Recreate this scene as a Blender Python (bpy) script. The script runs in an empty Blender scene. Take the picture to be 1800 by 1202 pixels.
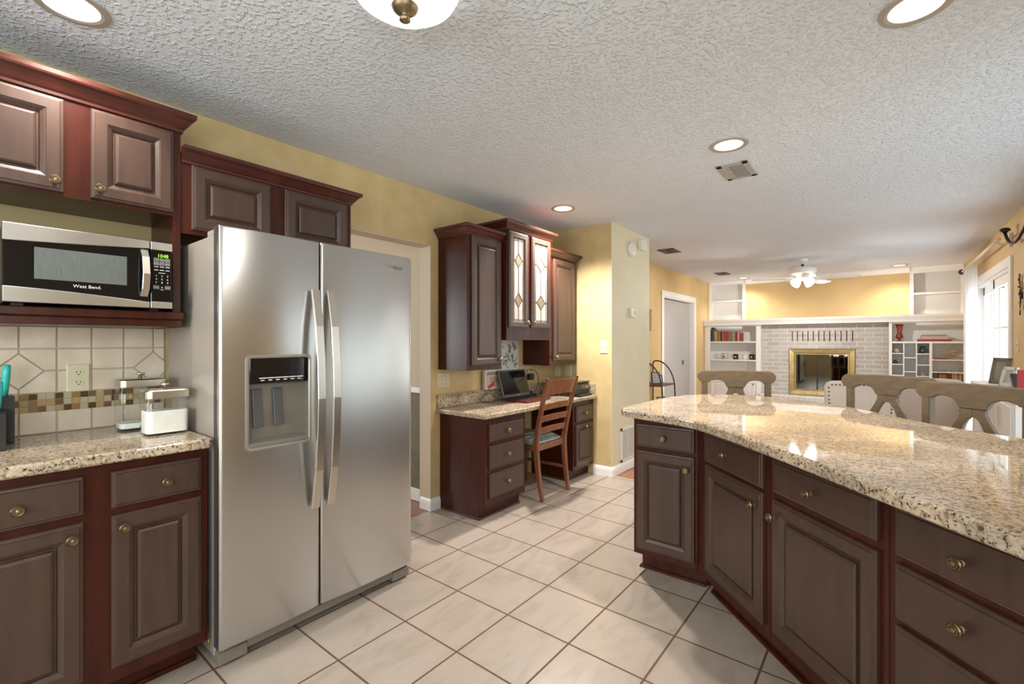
import bpy, bmesh, math, random
from mathutils import Vector, Matrix
random.seed(7)
SC = bpy.context.scene
COL = SC.collection
PI = math.pi

# ------------------------------------------------------------------ camera, world, lights, exposure
cam_d = bpy.data.cameras.new('camera'); cam = bpy.data.objects.new('camera', cam_d); COL.objects.link(cam)
cam_d.sensor_width = 36.0; cam_d.lens = 812.0 / 1800.0 * 36.0; cam_d.clip_start = 0.02
CAMX, CAMZ, YAW = 2.70, 1.291, 38.78
cam.location = (CAMX, 0.0, CAMZ); cam.rotation_euler = (math.radians(90), 0, math.radians(YAW))
SC.camera = cam
SC.view_settings.view_transform = 'Standard'; SC.view_settings.look = 'None'
SC.view_settings.exposure = 0.25; SC.view_settings.gamma = 1.0; SC.view_settings.use_curve_mapping = False
wd = bpy.data.worlds.new('world'); SC.world = wd; wd.use_nodes = True
wd.node_tree.nodes['Background'].inputs[0].default_value = (0.86, 0.95, 1.0, 1)
wd.node_tree.nodes['Background'].inputs[1].default_value = 1.1
SC.cycles.max_bounces = 10; SC.cycles.diffuse_bounces = 6; SC.cycles.glossy_bounces = 5
SC.cycles.transmission_bounces = 8; SC.cycles.transparent_max_bounces = 12
SC.cycles.sample_clamp_indirect = 6.0; SC.cycles.caustics_reflective = False; SC.cycles.caustics_refractive = False

def area_light(name, loc, rot, sx, sy, power, color):
    l = bpy.data.lights.new(name, 'AREA'); l.shape = 'RECTANGLE'; l.size = sx; l.size_y = sy
    l.energy = power; l.color = color
    o = bpy.data.objects.new(name, l); COL.objects.link(o); o.location = loc; o.rotation_euler = rot
    return o
DAY = (0.93, 0.98, 1.0)
# daylight at the patio and breakfast doors, then added fill lights at unseen windows
area_light('daylight_patio_door', (3.80, 7.32, 1.05), (0, math.radians(90), 0), 1.9, 2.1, 26, DAY)
area_light('daylight_breakfast_door', (3.80, 3.30, 1.18), (0, math.radians(90), 0), 2.2, 1.75, 10.5, DAY)
area_light('fill_light_rear', (1.6, -2.40, 1.50), (math.radians(90), 0, 0), 2.4, 1.2, 82, DAY)  # unseen window light behind the camera, added to brighten the kitchen fronts
area_light('fill_light_side', (3.80, -0.9, 1.50), (0, math.radians(90), 0), 1.15, 1.9, 68, DAY)  # added for the left cabinets and backsplash; no window is known here
area_light('fill_light_family', (3.80, 4.95, 1.52), (0, math.radians(90), 0), 1.0, 0.95, 10, DAY)  # added out of view to brighten the far wall
area_light('fill_light_dining', (-2.95, 0.25, 1.4), (0, math.radians(-90), 0), 1.3, 1.4, 60, DAY)  # added in the unseen dining room to brighten the floor past the doorway
WARM = (1.0, 0.94, 0.86)
CAN_W, FLUSH_W, FAN_W = 84.0, 10.0, 56.0

# ------------------------------------------------------------------ materials
def nt(name):
    m = bpy.data.materials.new(name); m.use_nodes = True
    t = m.node_tree; b = t.nodes['Principled BSDF']
    return m, t, b
def setin(b, **k):
    for n, v in k.items():
        n = {'color': 'Base Color', 'rough': 'Roughness', 'metal': 'Metallic', 'spec': 'Specular IOR Level',
             'coat': 'Coat Weight', 'coatr': 'Coat Roughness', 'trans': 'Transmission Weight', 'ior': 'IOR',
             'aniso': 'Anisotropic', 'sheen': 'Sheen Weight', 'alpha': 'Alpha', 'emit': 'Emission Color', 'emits': 'Emission Strength'}[n]
        if isinstance(v, tuple) and len(v) == 3: v = (*v, 1)
        b.inputs[n].default_value = v
def node(t, kind, **k):
    n = t.nodes.new(kind)
    for a, v in k.items(): setattr(n, a, v)
    return n
def ramp(t, stops, interp='LINEAR'):
    r = node(t, 'ShaderNodeValToRGB'); e = r.color_ramp.elements; r.color_ramp.interpolation = interp
    while len(e) < len(stops): e.new(0.5)
    for i, (p, c) in enumerate(stops): e[i].position = p; e[i].color = (*c, 1)
    return r
def plain(name, color, rough=0.5, **k):
    m, t, b = nt(name); setin(b, color=color, rough=rough, **k); return m
def noise_mat(name, c1, c2, scale=6, rough=0.5, detail=4, stretch=(1, 1, 1), bump=0.0, bscale=60, lo=.35, hi=.65, **k):
    m, t, b = nt(name); setin(b, rough=rough, **k)
    tc = node(t, 'ShaderNodeTexCoord'); mp = node(t, 'ShaderNodeMapping'); mp.inputs['Scale'].default_value = stretch
    t.links.new(tc.outputs['Object'], mp.inputs['Vector'])
    n = node(t, 'ShaderNodeTexNoise'); n.inputs['Scale'].default_value = scale; n.inputs['Detail'].default_value = detail
    t.links.new(mp.outputs[0], n.inputs['Vector'])
    r = ramp(t, [(lo, c1), (hi, c2)]); t.links.new(n.outputs['Fac'], r.inputs[0]); t.links.new(r.outputs[0], b.inputs['Base Color'])
    if bump:
        n2 = node(t, 'ShaderNodeTexNoise'); n2.inputs['Scale'].default_value = bscale; n2.inputs['Detail'].default_value = 3
        t.links.new(mp.outputs[0], n2.inputs['Vector'])
        bp = node(t, 'ShaderNodeBump'); bp.inputs['Strength'].default_value = bump; bp.inputs['Distance'].default_value = 0.004
        t.links.new(n2.outputs['Fac'], bp.inputs['Height']); t.links.new(bp.outputs[0], b.inputs['Normal'])
    return m
def emis(name, color, s):
    m, t, b = nt(name); setin(b, color=color, emit=color, emits=s); return m

ESP = noise_mat('espresso_sheen_wood', (0.048, 0.0230, 0.0152), (0.065, 0.0315, 0.0212), 5, 0.40, 5, (6, 6, 0.7), spec=0.5, coat=0.25, coatr=0.28)  # espresso doors, with their greyish sheen painted into the brown
MAH = noise_mat('mahogany_wood', (0.036, 0.0066, 0.0032), (0.058, 0.0115, 0.0052), 5, 0.30, 5, (5, 5, 0.6), spec=0.3, coat=0.06, coatr=0.25)
CROWN = noise_mat('crown_wood', (0.050, 0.0100, 0.006), (0.075, 0.0150, 0.009), 5, 0.30, 5, (3, 3, 3), coat=0.4, coatr=0.2)
CHAIRW = noise_mat('cherry_chair_wood', (0.15, 0.052, 0.024), (0.22, 0.080, 0.036), 7, 0.33, 4, (4, 4, 0.8), coat=0.3, coatr=0.2)
STOOLW = noise_mat('weathered_stool_wood', (0.118, 0.078, 0.040), (0.155, 0.104, 0.055), 8, 0.5, 5, (2, 2, 6))
BRASS = plain('antique_brass', (0.31, 0.24, 0.145), 0.38, metal=1.0)
BRASSY = noise_mat('polished_brass', (0.42, 0.30, 0.13), (0.55, 0.42, 0.20), 6, 0.30, 3, metal=1.0)
NICKEL = plain('brushed_nickel', (0.62, 0.58, 0.52), 0.3, metal=1.0)
BLACK = plain('black_plastic', (0.012, 0.012, 0.013), 0.35)
BLACKG = plain('black_glass', (0.005, 0.005, 0.006), 0.06, spec=0.35)
DGREY = plain('dark_grey_plastic', (0.075, 0.072, 0.068), 0.45)
MGREY = plain('taupe_grey_plastic', (0.19, 0.165, 0.14), 0.42)
WHITE = plain('white_paint', (0.87, 0.86, 0.845), 0.4)
WHITEP = plain('white_plastic', (0.75, 0.73, 0.68), 0.4)
IVORY = plain('ivory_plastic', (0.66, 0.60, 0.42), 0.4)
PRINT = plain('white_printing', (0.75, 0.75, 0.73), 0.5)
IRON = plain('dark_iron', (0.03, 0.017, 0.012), 0.45, metal=0.4)
TEAL = plain('teal_plastic', (0.03, 0.47, 0.42), 0.35)
STEELD = plain('steel_blade', (0.6, 0.6, 0.6), 0.25, metal=1.0)
FLOUR = noise_mat('flour', (0.82, 0.79, 0.74), (0.88, 0.86, 0.82), 30, 0.9, 3)
OATS = noise_mat('coffee_sugar', (0.34, 0.28, 0.22), (0.5, 0.45, 0.38), 60, 0.9, 3)
LINEN = noise_mat('cream_linen', (0.56, 0.47, 0.40), (0.62, 0.53, 0.46), 90, 0.85, 3, sheen=0.3)
CUSH = noise_mat('blue_grey_cushion', (0.19, 0.22, 0.22), (0.36, 0.37, 0.34), 9, 0.9, 3, (1, 4, 1))
BRICKM = None

def glass_mat(name, tint=(1, 1, 1), amount=0.10, rough=0.02):
    m = bpy.data.materials.new(name); m.use_nodes = True; t = m.node_tree; t.nodes.clear()
    o = node(t, 'ShaderNodeOutputMaterial'); mx = node(t, 'ShaderNodeMixShader')
    tr = node(t, 'ShaderNodeBsdfTransparent'); tr.inputs[0].default_value = (*tint, 1)
    gl = node(t, 'ShaderNodeBsdfGlossy'); gl.inputs['Roughness'].default_value = rough
    fr = node(t, 'ShaderNodeFresnel'); fr.inputs[0].default_value = 1.45
    ad = node(t, 'ShaderNodeMath', operation='ADD'); ad.inputs[1].default_value = amount * 0.4
    ge = node(t, 'ShaderNodeNewGeometry'); iv = node(t, 'ShaderNodeMath', operation='SUBTRACT'); iv.inputs[0].default_value = 1.0; mu = node(t, 'ShaderNodeMath', operation='MULTIPLY')
    t.links.new(ge.outputs['Backfacing'], iv.inputs[1]); t.links.new(fr.outputs[0], ad.inputs[0]); t.links.new(ad.outputs[0], mu.inputs[0]); t.links.new(iv.outputs[0], mu.inputs[1]); t.links.new(mu.outputs[0], mx.inputs[0])
    t.links.new(tr.outputs[0], mx.inputs[1]); t.links.new(gl.outputs[0], mx.inputs[2]); t.links.new(mx.outputs[0], o.inputs[0])
    return m
GLASS = glass_mat('clear_glass', (0.96, 0.98, 0.97))
JARG = glass_mat('jar_glass', (0.985, 0.99, 0.985), 0.02)
DARKGL = glass_mat('smoked_glass', (0.16, 0.13, 0.10), 0.5)

def steel_mat():
    m, t, b = nt('brushed_stainless'); setin(b, metal=1.0, color=(0.575, 0.57, 0.56), rough=0.27, aniso=0.55)
    tc = node(t, 'ShaderNodeTexCoord'); mp = node(t, 'ShaderNodeMapping'); mp.inputs['Scale'].default_value = (1, 6, 260)
    t.links.new(tc.outputs['Object'], mp.inputs[0])
    n = node(t, 'ShaderNodeTexNoise'); n.inputs['Scale'].default_value = 3; n.inputs['Detail'].default_value = 2
    t.links.new(mp.outputs[0], n.inputs['Vector'])
    r = node(t, 'ShaderNodeMapRange'); r.inputs[3].default_value = 0.26; r.inputs[4].default_value = 0.36
    t.links.new(n.outputs['Fac'], r.inputs[0]); t.links.new(r.outputs[0], b.inputs['Roughness'])
    tg = node(t, 'ShaderNodeTangent', direction_type='RADIAL', axis='Z'); t.links.new(tg.outputs[0], b.inputs['Tangent']); b.inputs['Anisotropic Rotation'].default_value = 0.25; b.inputs['Anisotropic'].default_value = 0.75
    return m
STEEL = steel_mat()
STEELSIDE = plain('grey_painted_steel', (0.40, 0.345, 0.30), 0.36, metal=0.25)

def granite_mat():
    m, t, b = nt('santa_cecilia_granite'); setin(b, rough=0.03, spec=0.5)
    g = node(t, 'ShaderNodeNewGeometry')
    n1 = node(t, 'ShaderNodeTexNoise'); n1.inputs['Scale'].default_value = 58; n1.inputs['Detail'].default_value = 7; n1.inputs['Roughness'].default_value = .68; n1.inputs['Distortion'].default_value = .6
    n2 = node(t, 'ShaderNodeTexNoise'); n2.inputs['Scale'].default_value = 7; n2.inputs['Detail'].default_value = 3
    v = node(t, 'ShaderNodeTexNoise'); v.inputs['Scale'].default_value = 105; v.inputs['Detail'].default_value = 4; v.inputs['Roughness'].default_value = .6
    for q in (n1, n2, v): t.links.new(g.outputs['Position'], q.inputs['Vector'])
    r1 = ramp(t, [(0.29, (0.11, 0.083, 0.06)), (0.40, (0.33, 0.245, 0.165)), (0.47, (0.51, 0.405, 0.30)), (0.60, (0.64, 0.545, 0.44)), (0.72, (0.50, 0.43, 0.365))])
    t.links.new(n1.outputs['Fac'], r1.inputs[0])
    r2 = ramp(t, [(0.40, (0.62, 0.60, 0.55)), (0.60, (1.05, 0.98, 0.88))]); t.links.new(n2.outputs['Fac'], r2.inputs[0])
    mx = node(t, 'ShaderNodeMix', data_type='RGBA', blend_type='MULTIPLY'); mx.inputs[0].default_value = 0.6
    t.links.new(r1.outputs[0], mx.inputs[6]); t.links.new(r2.outputs[0], mx.inputs[7])
    r3 = ramp(t, [(0.375, (1, 1, 1)), (0.445, (0, 0, 0))]); t.links.new(v.outputs['Fac'], r3.inputs[0])
    mx2 = node(t, 'ShaderNodeMix', data_type='RGBA'); mx2.inputs[7].default_value = (0.045, 0.035, 0.03, 1)
    t.links.new(r3.outputs[0], mx2.inputs[0]); t.links.new(mx.outputs[2], mx2.inputs[6])
    t.links.new(mx2.outputs[2], b.inputs['Base Color'])
    return m
GRAN = granite_mat()

def brick_tex(t, vec, scale, w, h, mortar, offset, c1, c2, cm):
    br = node(t, 'ShaderNodeTexBrick', offset=offset, squash=1.0); br.inputs['Scale'].default_value = scale
    br.inputs['Brick Width'].default_value = w; br.inputs['Row Height'].default_value = h
    br.inputs['Mortar Size'].default_value = mortar; br.inputs['Mortar Smooth'].default_value = 0.15; br.inputs['Bias'].default_value = 0
    for k, c in (('Color1', c1), ('Color2', c2), ('Mortar', cm)): br.inputs[k].default_value = (*c, 1)
    t.links.new(vec, br.inputs['Vector']); return br
TP, TX, TY = 0.3364, 0.9773, 1.0197
def floor_mat():
    m, t, b = nt('cream_floor_tile'); setin(b, spec=0.5)
    g = node(t, 'ShaderNodeNewGeometry'); mp = node(t, 'ShaderNodeMapping'); mp.inputs['Location'].default_value = (-TX + 20 * TP, -TY + 20 * TP, 0)
    t.links.new(g.outputs['Position'], mp.inputs[0])
    n = node(t, 'ShaderNodeTexNoise'); n.inputs['Scale'].default_value = 3.0; n.inputs['Detail'].default_value = 6; n.inputs['Distortion'].default_value = 1.6
    mp2 = node(t, 'ShaderNodeMapping'); mp2.inputs['Scale'].default_value = (2.2, 0.9, 1); mp2.inputs['Rotation'].default_value = (0, 0, 0.5)
    t.links.new(g.outputs['Position'], mp2.inputs[0]); t.links.new(mp2.outputs[0], n.inputs['Vector'])
    r = ramp(t, [(0.35, (0.365, 0.300, 0.248)), (0.5, (0.40, 0.338, 0.284)), (0.68, (0.42, 0.342, 0.296))]); t.links.new(n.outputs['Fac'], r.inputs[0])
    br = brick_tex(t, mp.outputs[0], 1.0, TP, TP, 0.0045, 0.0, (1, 1, 1), (0.965, 0.965, 0.965), (0, 0, 0))
    mx = node(t, 'ShaderNodeMix', data_type='RGBA'); t.links.new(br.outputs['Fac'], mx.inputs[0])
    ml = node(t, 'ShaderNodeMix', data_type='RGBA', blend_type='MULTIPLY'); ml.inputs[0].default_value = 1
    t.links.new(r.outputs[0], ml.inputs[6]); t.links.new(br.outputs['Color'], ml.inputs[7])
    t.links.new(ml.outputs[2], mx.inputs[6]); mx.inputs[7].default_value = (0.115, 0.058, 0.028, 1)
    t.links.new(mx.outputs[2], b.inputs['Base Color'])
    rr = node(t, 'ShaderNodeMapRange'); rr.inputs[3].default_value = 0.26; rr.inputs[4].default_value = 0.8
    t.links.new(br.outputs['Fac'], rr.inputs[0]); t.links.new(rr.outputs[0], b.inputs['Roughness'])
    bp = node(t, 'ShaderNodeBump', invert=True); bp.inputs['Strength'].default_value = 0.5; bp.inputs['Distance'].default_value = 0.003
    t.links.new(br.outputs['Fac'], bp.inputs['Height']); t.links.new(bp.outputs[0], b.inputs['Normal'])
    return m
FLOOR = floor_mat()
def brickwall_mat(name, c1, c2, cm, w=0.215, h=0.072, mortar=0.007, along='x'):
    m, t, b = nt(name); setin(b, rough=0.6)
    g = node(t, 'ShaderNodeNewGeometry'); sp = node(t, 'ShaderNodeSeparateXYZ'); t.links.new(g.outputs['Position'], sp.inputs[0])
    cb = node(t, 'ShaderNodeCombineXYZ'); t.links.new(sp.outputs['X'], cb.inputs[0]); t.links.new(sp.outputs['Z' if along == 'x' else 'Y'], cb.inputs[1])
    br = brick_tex(t, cb.outputs[0], 1.0, w, h, mortar, 0.5 if along == 'x' else 0.0, c1, c2, cm)
    t.links.new(br.outputs['Color'], b.inputs['Base Color'])
    bp = node(t, 'ShaderNodeBump', invert=True); bp.inputs['Strength'].default_value = 0.6; bp.inputs['Distance'].default_value = 0.006
    t.links.new(br.outputs['Fac'], bp.inputs['Height']); t.links.new(bp.outputs[0], b.inputs['Normal'])
    return m
BRICKM = brickwall_mat('whitewashed_brick', (0.42, 0.39, 0.36), (0.52, 0.485, 0.45), (0.66, 0.63, 0.60))
HEARTHM = brickwall_mat('whitewashed_hearth_brick', (0.55, 0.53, 0.50), (0.64, 0.62, 0.59), (0.73, 0.71, 0.68), w=0.075, h=0.22, along='y')
def ceil_mat():
    m, t, b = nt('knockdown_ceiling'); setin(b, rough=0.9, color=(0.76, 0.805, 0.875), spec=0.15)
    g = node(t, 'ShaderNodeNewGeometry')
    n = node(t, 'ShaderNodeTexNoise'); n.inputs['Scale'].default_value = 62; n.inputs['Detail'].default_value = 3; n.inputs['Distortion'].default_value = .1
    t.links.new(g.outputs['Position'], n.inputs['Vector'])
    r = ramp(t, [(0.48, (0, 0, 0)), (0.68, (1, 1, 1))]); t.links.new(n.outputs['Fac'], r.inputs[0])
    bp = node(t, 'ShaderNodeBump'); bp.inputs['Strength'].default_value = 0.8; bp.inputs['Distance'].default_value = 0.007
    t.links.new(r.outputs[0], bp.inputs['Height']); t.links.new(bp.outputs[0], b.inputs['Normal'])
    return m
CEIL = ceil_mat()
GOLD = noise_mat('sponged_mustard_paint', (0.56, 0.415, 0.20), (0.64, 0.485, 0.25), 7, 0.55, 6, bump=0.15, bscale=90)
PIERLIT = noise_mat('window_lit_wall_paint', (0.66, 0.60, 0.42), (0.70, 0.635, 0.455), 3, 0.6, 3)  # pier's right face: window light put into a paler wall colour
YELL = noise_mat('warm_yellow_paint', (0.63, 0.445, 0.205), (0.67, 0.48, 0.23), 3, 0.6, 3)
BEIGE = plain('beige_paint', (0.56, 0.47, 0.33), 0.6)
JAMB = plain('tan_jamb_paint', (0.60, 0.49, 0.36), 0.55)
OLIVE = noise_mat('olive_wainscot_paint', (0.13, 0.12, 0.075), (0.19, 0.17, 0.11), 6, 0.6, 4)
BACKB = plain('maple_cabinet_back', (0.36, 0.27, 0.125), 0.5)
BROWN = plain('brown_paint', (0.20, 0.115, 0.05), 0.6)
DOORG = plain('pale_grey_door_paint', (0.44, 0.43, 0.425), 0.45)
WOODF = noise_mat('oak_strip_floor', (0.22, 0.085, 0.03), (0.33, 0.14, 0.055), 6, 0.3, 4, (9, 0.6, 1))

# ------------------------------------------------------------------ mesh builder
class MB:
    def __init__(s): s.v = []; s.f = []; s.mi = []; s.sm = []
    def add(s, vs, fs, mi=0, smooth=False):
        k = len(s.v); s.v += [tuple(p) for p in vs]
        for f in fs: s.f.append([k + i for i in f]); s.mi.append(mi); s.sm.append(smooth)
        return s
    def box(s, x0, x1, y0, y1, z0, z1, b=0.0, mi=0, rot=None, seg=2):
        x0, x1 = sorted((x0, x1)); y0, y1 = sorted((y0, y1)); z0, z1 = sorted((z0, z1))
        if b <= 0 and rot is None:
            vs = [(x0, y0, z0), (x1, y0, z0), (x1, y1, z0), (x0, y1, z0), (x0, y0, z1), (x1, y0, z1), (x1, y1, z1), (x0, y1, z1)]
            return s.add(vs, [(0, 3, 2, 1), (4, 5, 6, 7), (0, 1, 5, 4), (1, 2, 6, 5), (2, 3, 7, 6), (3, 0, 4, 7)], mi)
        bm = bmesh.new(); bmesh.ops.create_cube(bm, size=1.0)
        c = Vector(((x0 + x1) / 2, (y0 + y1) / 2, (z0 + z1) / 2))
        for v in bm.verts: v.co = Vector((v.co.x * (x1 - x0), v.co.y * (y1 - y0), v.co.z * (z1 - z0)))
        if b > 0:
            b = min(b, 0.49 * min(x1 - x0, y1 - y0, z1 - z0))
            bmesh.ops.bevel(bm, geom=list(bm.edges), offset=b, segments=seg, profile=0.5, affect='EDGES')
        M = Matrix.Translation(c) @ (rot.to_4x4() if rot else Matrix.Identity(4))
        bm.verts.index_update()
        s.add([M @ v.co for v in bm.verts], [[v.index for v in f.verts] for f in bm.faces], mi); bm.free(); return s
    def loops(s, ls, cap0=False, cap1=True, mi=0, smooth=False, closed=True):
        n = len(ls[0]); vs = [p for l in ls for p in l]; fs = []
        for i in range(len(ls) - 1):
            for j in range(n if closed else n - 1):
                a, b2 = i * n + j, i * n + (j + 1) % n; fs.append((a, b2, b2 + n, a + n))
        if cap0: fs.append(tuple(range(n - 1, -1, -1)))
        if cap1: fs.append(tuple(range((len(ls) - 1) * n, len(ls) * n)))
        return s.add(vs, fs, mi, smooth)
    def prism(s, poly, z0, z1, b=0.0, mi=0, seg=3, fr=None):
        """poly (a,b) extruded along c from z0 to z1; fr maps (a,b,c) to a point; b rounds the rims of the prism"""
        fr = fr or (lambda a, b_, c: (a, b_, c))
        area = sum(poly[i][0] * poly[(i + 1) % len(poly)][1] - poly[(i + 1) % len(poly)][0] * poly[i][1] for i in range(len(poly)))
        if area < 0: poly = poly[::-1]
        def inset(d):
            if d <= 0: return poly
            r = []; n = len(poly)
            for i in range(n):
                p0, p, p1 = Vector(poly[i - 1]), Vector(poly[i]), Vector(poly[(i + 1) % n])
                e0 = (p - p0).normalized(); e1 = (p1 - p).normalized()
                n0 = Vector((-e0.y, e0.x)); n1 = Vector((-e1.y, e1.x)); m = n0 + n1
                k = max(0.35, (1 + n0.dot(n1))); r.append(tuple(p + m * (d / k)))
            return r
        ls = []
        if b > 0:
            for i in range(seg + 1):
                a = PI / 2 * i / seg; ls.append([fr(*p, z0 + b * (1 - math.cos(a))) for p in inset(b * (1 - math.sin(a)))])
            for i in range(seg + 1):
                a = PI / 2 * i / seg; u = math.sin(a); ls.append([fr(*p, z1 - b * (1 - u)) for p in inset(b * (1 - math.cos(a)))])
        else:
            ls = [[fr(*p, z0) for p in poly], [fr(*p, z1) for p in poly]]
        return s.loops(ls, True, True, mi)
    def lathe(s, prof, c, axis='z', seg=24, mi=0, cap=True, smooth=True):
        ax = Vector({'x': (1, 0, 0), 'y': (0, 1, 0), 'z': (0, 0, 1)}[axis] if isinstance(axis, str) else axis).normalized()
        q = Vector((0, 0, 1)).rotation_difference(ax); c = Vector(c); ls = []
        for r, h in prof:
            ls.append([c + q @ Vector((max(r, 1e-5) * math.cos(2 * PI * i / seg), max(r, 1e-5) * math.sin(2 * PI * i / seg), h)) for i in range(seg)])
        return s.loops(ls, cap, cap, mi, smooth)
    def tube(s, pts, r, seg=10, mi=0, smooth=True, flat=None):
        pts = [Vector(p) for p in pts]; ls = []; n = len(pts); up = None
        for i, p in enumerate(pts):
            d = (pts[min(i + 1, n - 1)] - pts[max(i - 1, 0)]).normalized()
            if up is None: up = Vector((0, 0, 1)) if abs(d.z) < 0.9 else Vector((1, 0, 0))
            a = d.cross(up)
            if a.length < 1e-6: a = d.orthogonal()
            a.normalize(); bb = a.cross(d).normalized(); up = bb
            rr = r[i] if isinstance(r, (list, tuple)) else r
            ls.append([p + a * (rr * math.cos(2 * PI * k / seg)) + bb * (rr * (flat or 1) * math.sin(2 * PI * k / seg)) for k in range(seg)])
        return s.loops(ls, True, True, mi, smooth)
    def bar(s, pts, w, t, side=(0, 1, 0), mi=0):
        """rectangular bar along pts: w along `side`, t across; w and t may be lists"""
        pts = [Vector(p) for p in pts]; sd = Vector(side).normalized(); ls = []; n = len(pts)
        for i, p in enumerate(pts):
            d = (pts[min(i + 1, n - 1)] - pts[max(i - 1, 0)]).normalized(); q = d.cross(sd).normalized()
            ww = w[i] if isinstance(w, (list, tuple)) else w; tt = t[i] if isinstance(t, (list, tuple)) else t
            c = min(ww, tt) * 0.18
            o = [(-1, -1, 1, 0), (-1, -1, 0, 1), (-1, 1, 0, -1), (-1, 1, 1, 0), (1, 1, -1, 0), (1, 1, 0, -1), (1, -1, 0, 1), (1, -1, -1, 0)]
            ls.append([p + sd * (a * ww / 2 + e * c) + q * (b2 * tt / 2 + g * c) for a, b2, e, g in o])
        return s.loops(ls, True, True, mi)
    def nested(s, fr, u0, u1, v0, v1, prof, mi=0):
        """rings of a panelled front in frame fr(u,v,w); prof = [(inset, w)]"""
        ls = [[fr(u0 + d, v0 + d, w), fr(u1 - d, v0 + d, w), fr(u1 - d, v1 - d, w), fr(u0 + d, v1 - d, w)] for d, w in prof]
        return s.loops(ls, True, True, mi)

ROOT = {}
def link_mesh(name, mb, mats, parent=None, local=False):
    me = bpy.data.meshes.new(name)
    vs = mb.v
    if parent is not None and not local:
        inv = ROOT[parent.name].inverted(); vs = [inv @ Vector(p) for p in vs]
    me.from_pydata([tuple(p) for p in vs], [], mb.f)
    for m in (mats if isinstance(mats, (list, tuple)) else [mats]): me.materials.append(m)
    for p, i, sm in zip(me.polygons, mb.mi, mb.sm): p.material_index = i; p.use_smooth = sm
    bm = bmesh.new(); bm.from_mesh(me); bmesh.ops.recalc_face_normals(bm, faces=bm.faces); bm.to_mesh(me); bm.free()
    me.update()
    o = bpy.data.objects.new(name, me); COL.objects.link(o)
    if parent is not None: o.parent = parent; ROOT[o.name] = ROOT[parent.name]
    return o
def tag(o, label, cat, group=None):
    o['label'] = label; o['category'] = cat
    if group: o['group'] = group
    return o
def thing(name, label, cat, loc=(0, 0, 0), rz=0.0, group=None):
    o = bpy.data.objects.new(name, None); COL.objects.link(o); o.empty_display_size = 0.05
    o.location = loc; o.rotation_euler = (0, 0, rz)
    ROOT[o.name] = Matrix.Translation(loc) @ Matrix.Rotation(rz, 4, 'Z')
    return tag(o, label, cat, group)
def part(name, mb, mat, parent, label=None, local=False):
    o = link_mesh(name, mb, mat, parent, local)
    if label: o['label'] = label
    return o
def solo(name, mb, mat, label, cat, group=None, origin=None):
    """a thing that is one mesh, its origin at its own base"""
    xs = [p[0] for p in mb.v]; ys = [p[1] for p in mb.v]; zs = [p[2] for p in mb.v]
    og = Vector(origin or ((min(xs) + max(xs)) / 2, (min(ys) + max(ys)) / 2, min(zs)))
    mb.v = [tuple(Vector(p) - og) for p in mb.v]
    o = link_mesh(name, mb, mat); o.location = og
    ROOT[o.name] = Matrix.Translation(og)
    return tag(o, label, cat, group)
def struct(name, mb, mat, parent=None):
    o = link_mesh(name, mb, mat, parent); o['kind'] = 'structure'
    if parent is None: ROOT[o.name] = Matrix.Identity(4)
    return o
def dup(root, loc, rz=None, label=None, group=None):
    r = root.copy(); COL.objects.link(r); r.location = loc
    if rz is not None: r.rotation_euler = (0, 0, rz)
    if label: r['label'] = label
    if group: r['group'] = group
    for ch in list(root.children):
        c = ch.copy(); COL.objects.link(c); c.parent = r
        for g in ch.children:
            d = g.copy(); COL.objects.link(d); d.parent = c
    return r
def text_mb(s, size, fr, depth=0.0006, align='CENTER', shear=0.0, xs=1.0):
    cu = bpy.data.curves.new('lettering', 'FONT'); cu.body = s; cu.size = size; cu.align_x = align; cu.align_y = 'CENTER'; cu.extrude = depth; cu.shear = shear
    cu.resolution_u = 3
    o = bpy.data.objects.new('lettering', cu); COL.objects.link(o)
    dg = bpy.context.evaluated_depsgraph_get(); dg.update(); me = bpy.data.meshes.new_from_object(o.evaluated_get(dg))
    mb = MB(); mb.add([fr(v.co.x * xs, v.co.y, v.co.z) for v in me.vertices], [list(p.vertices) for p in me.polygons])
    bpy.data.objects.remove(o); bpy.data.curves.remove(cu); bpy.data.meshes.remove(me)
    return mb
def merge(*mbs):
    r = MB()
    for i, m in enumerate(mbs):
        k = len(r.v); r.v += m.v; r.f += [[k + q for q in f] for f in m.f]; r.mi += m.mi; r.sm += m.sm
    return r
def frX(x):  # a front that faces +X: u runs along -Y seen from the room .. here u = y, v = z, w = out of the front
    return lambda u, v, w: (x + w, u, v)
def frYm(y):  # a front that faces -Y
    return lambda u, v, w: (u, y - w, v)
def frXm(x):
    return lambda u, v, w: (x - w, u, v)
def sweep(path, prof, closed=False, mi=0):
    """mitred moulding: path of (x,y) with the outside on the right-hand side, prof [(out, z)]"""
    n = len(path); ls = []
    for i in range(n):
        p = Vector(path[i]); ds = []
        if i > 0: ds.append((p - Vector(path[i - 1])).normalized())
        if i < n - 1: ds.append((Vector(path[i + 1]) - p).normalized())
        nr = [Vector((d.y, -d.x)) for d in ds]; m = nr[0] if len(nr) == 1 else (nr[0] + nr[1]) / (1 + nr[0].dot(nr[1]))
        ls.append([(p.x + m.x * o, p.y + m.y * o, z) for o, z in prof])
    mb = MB(); mb.loops(ls, True, True, mi); return mb

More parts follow.
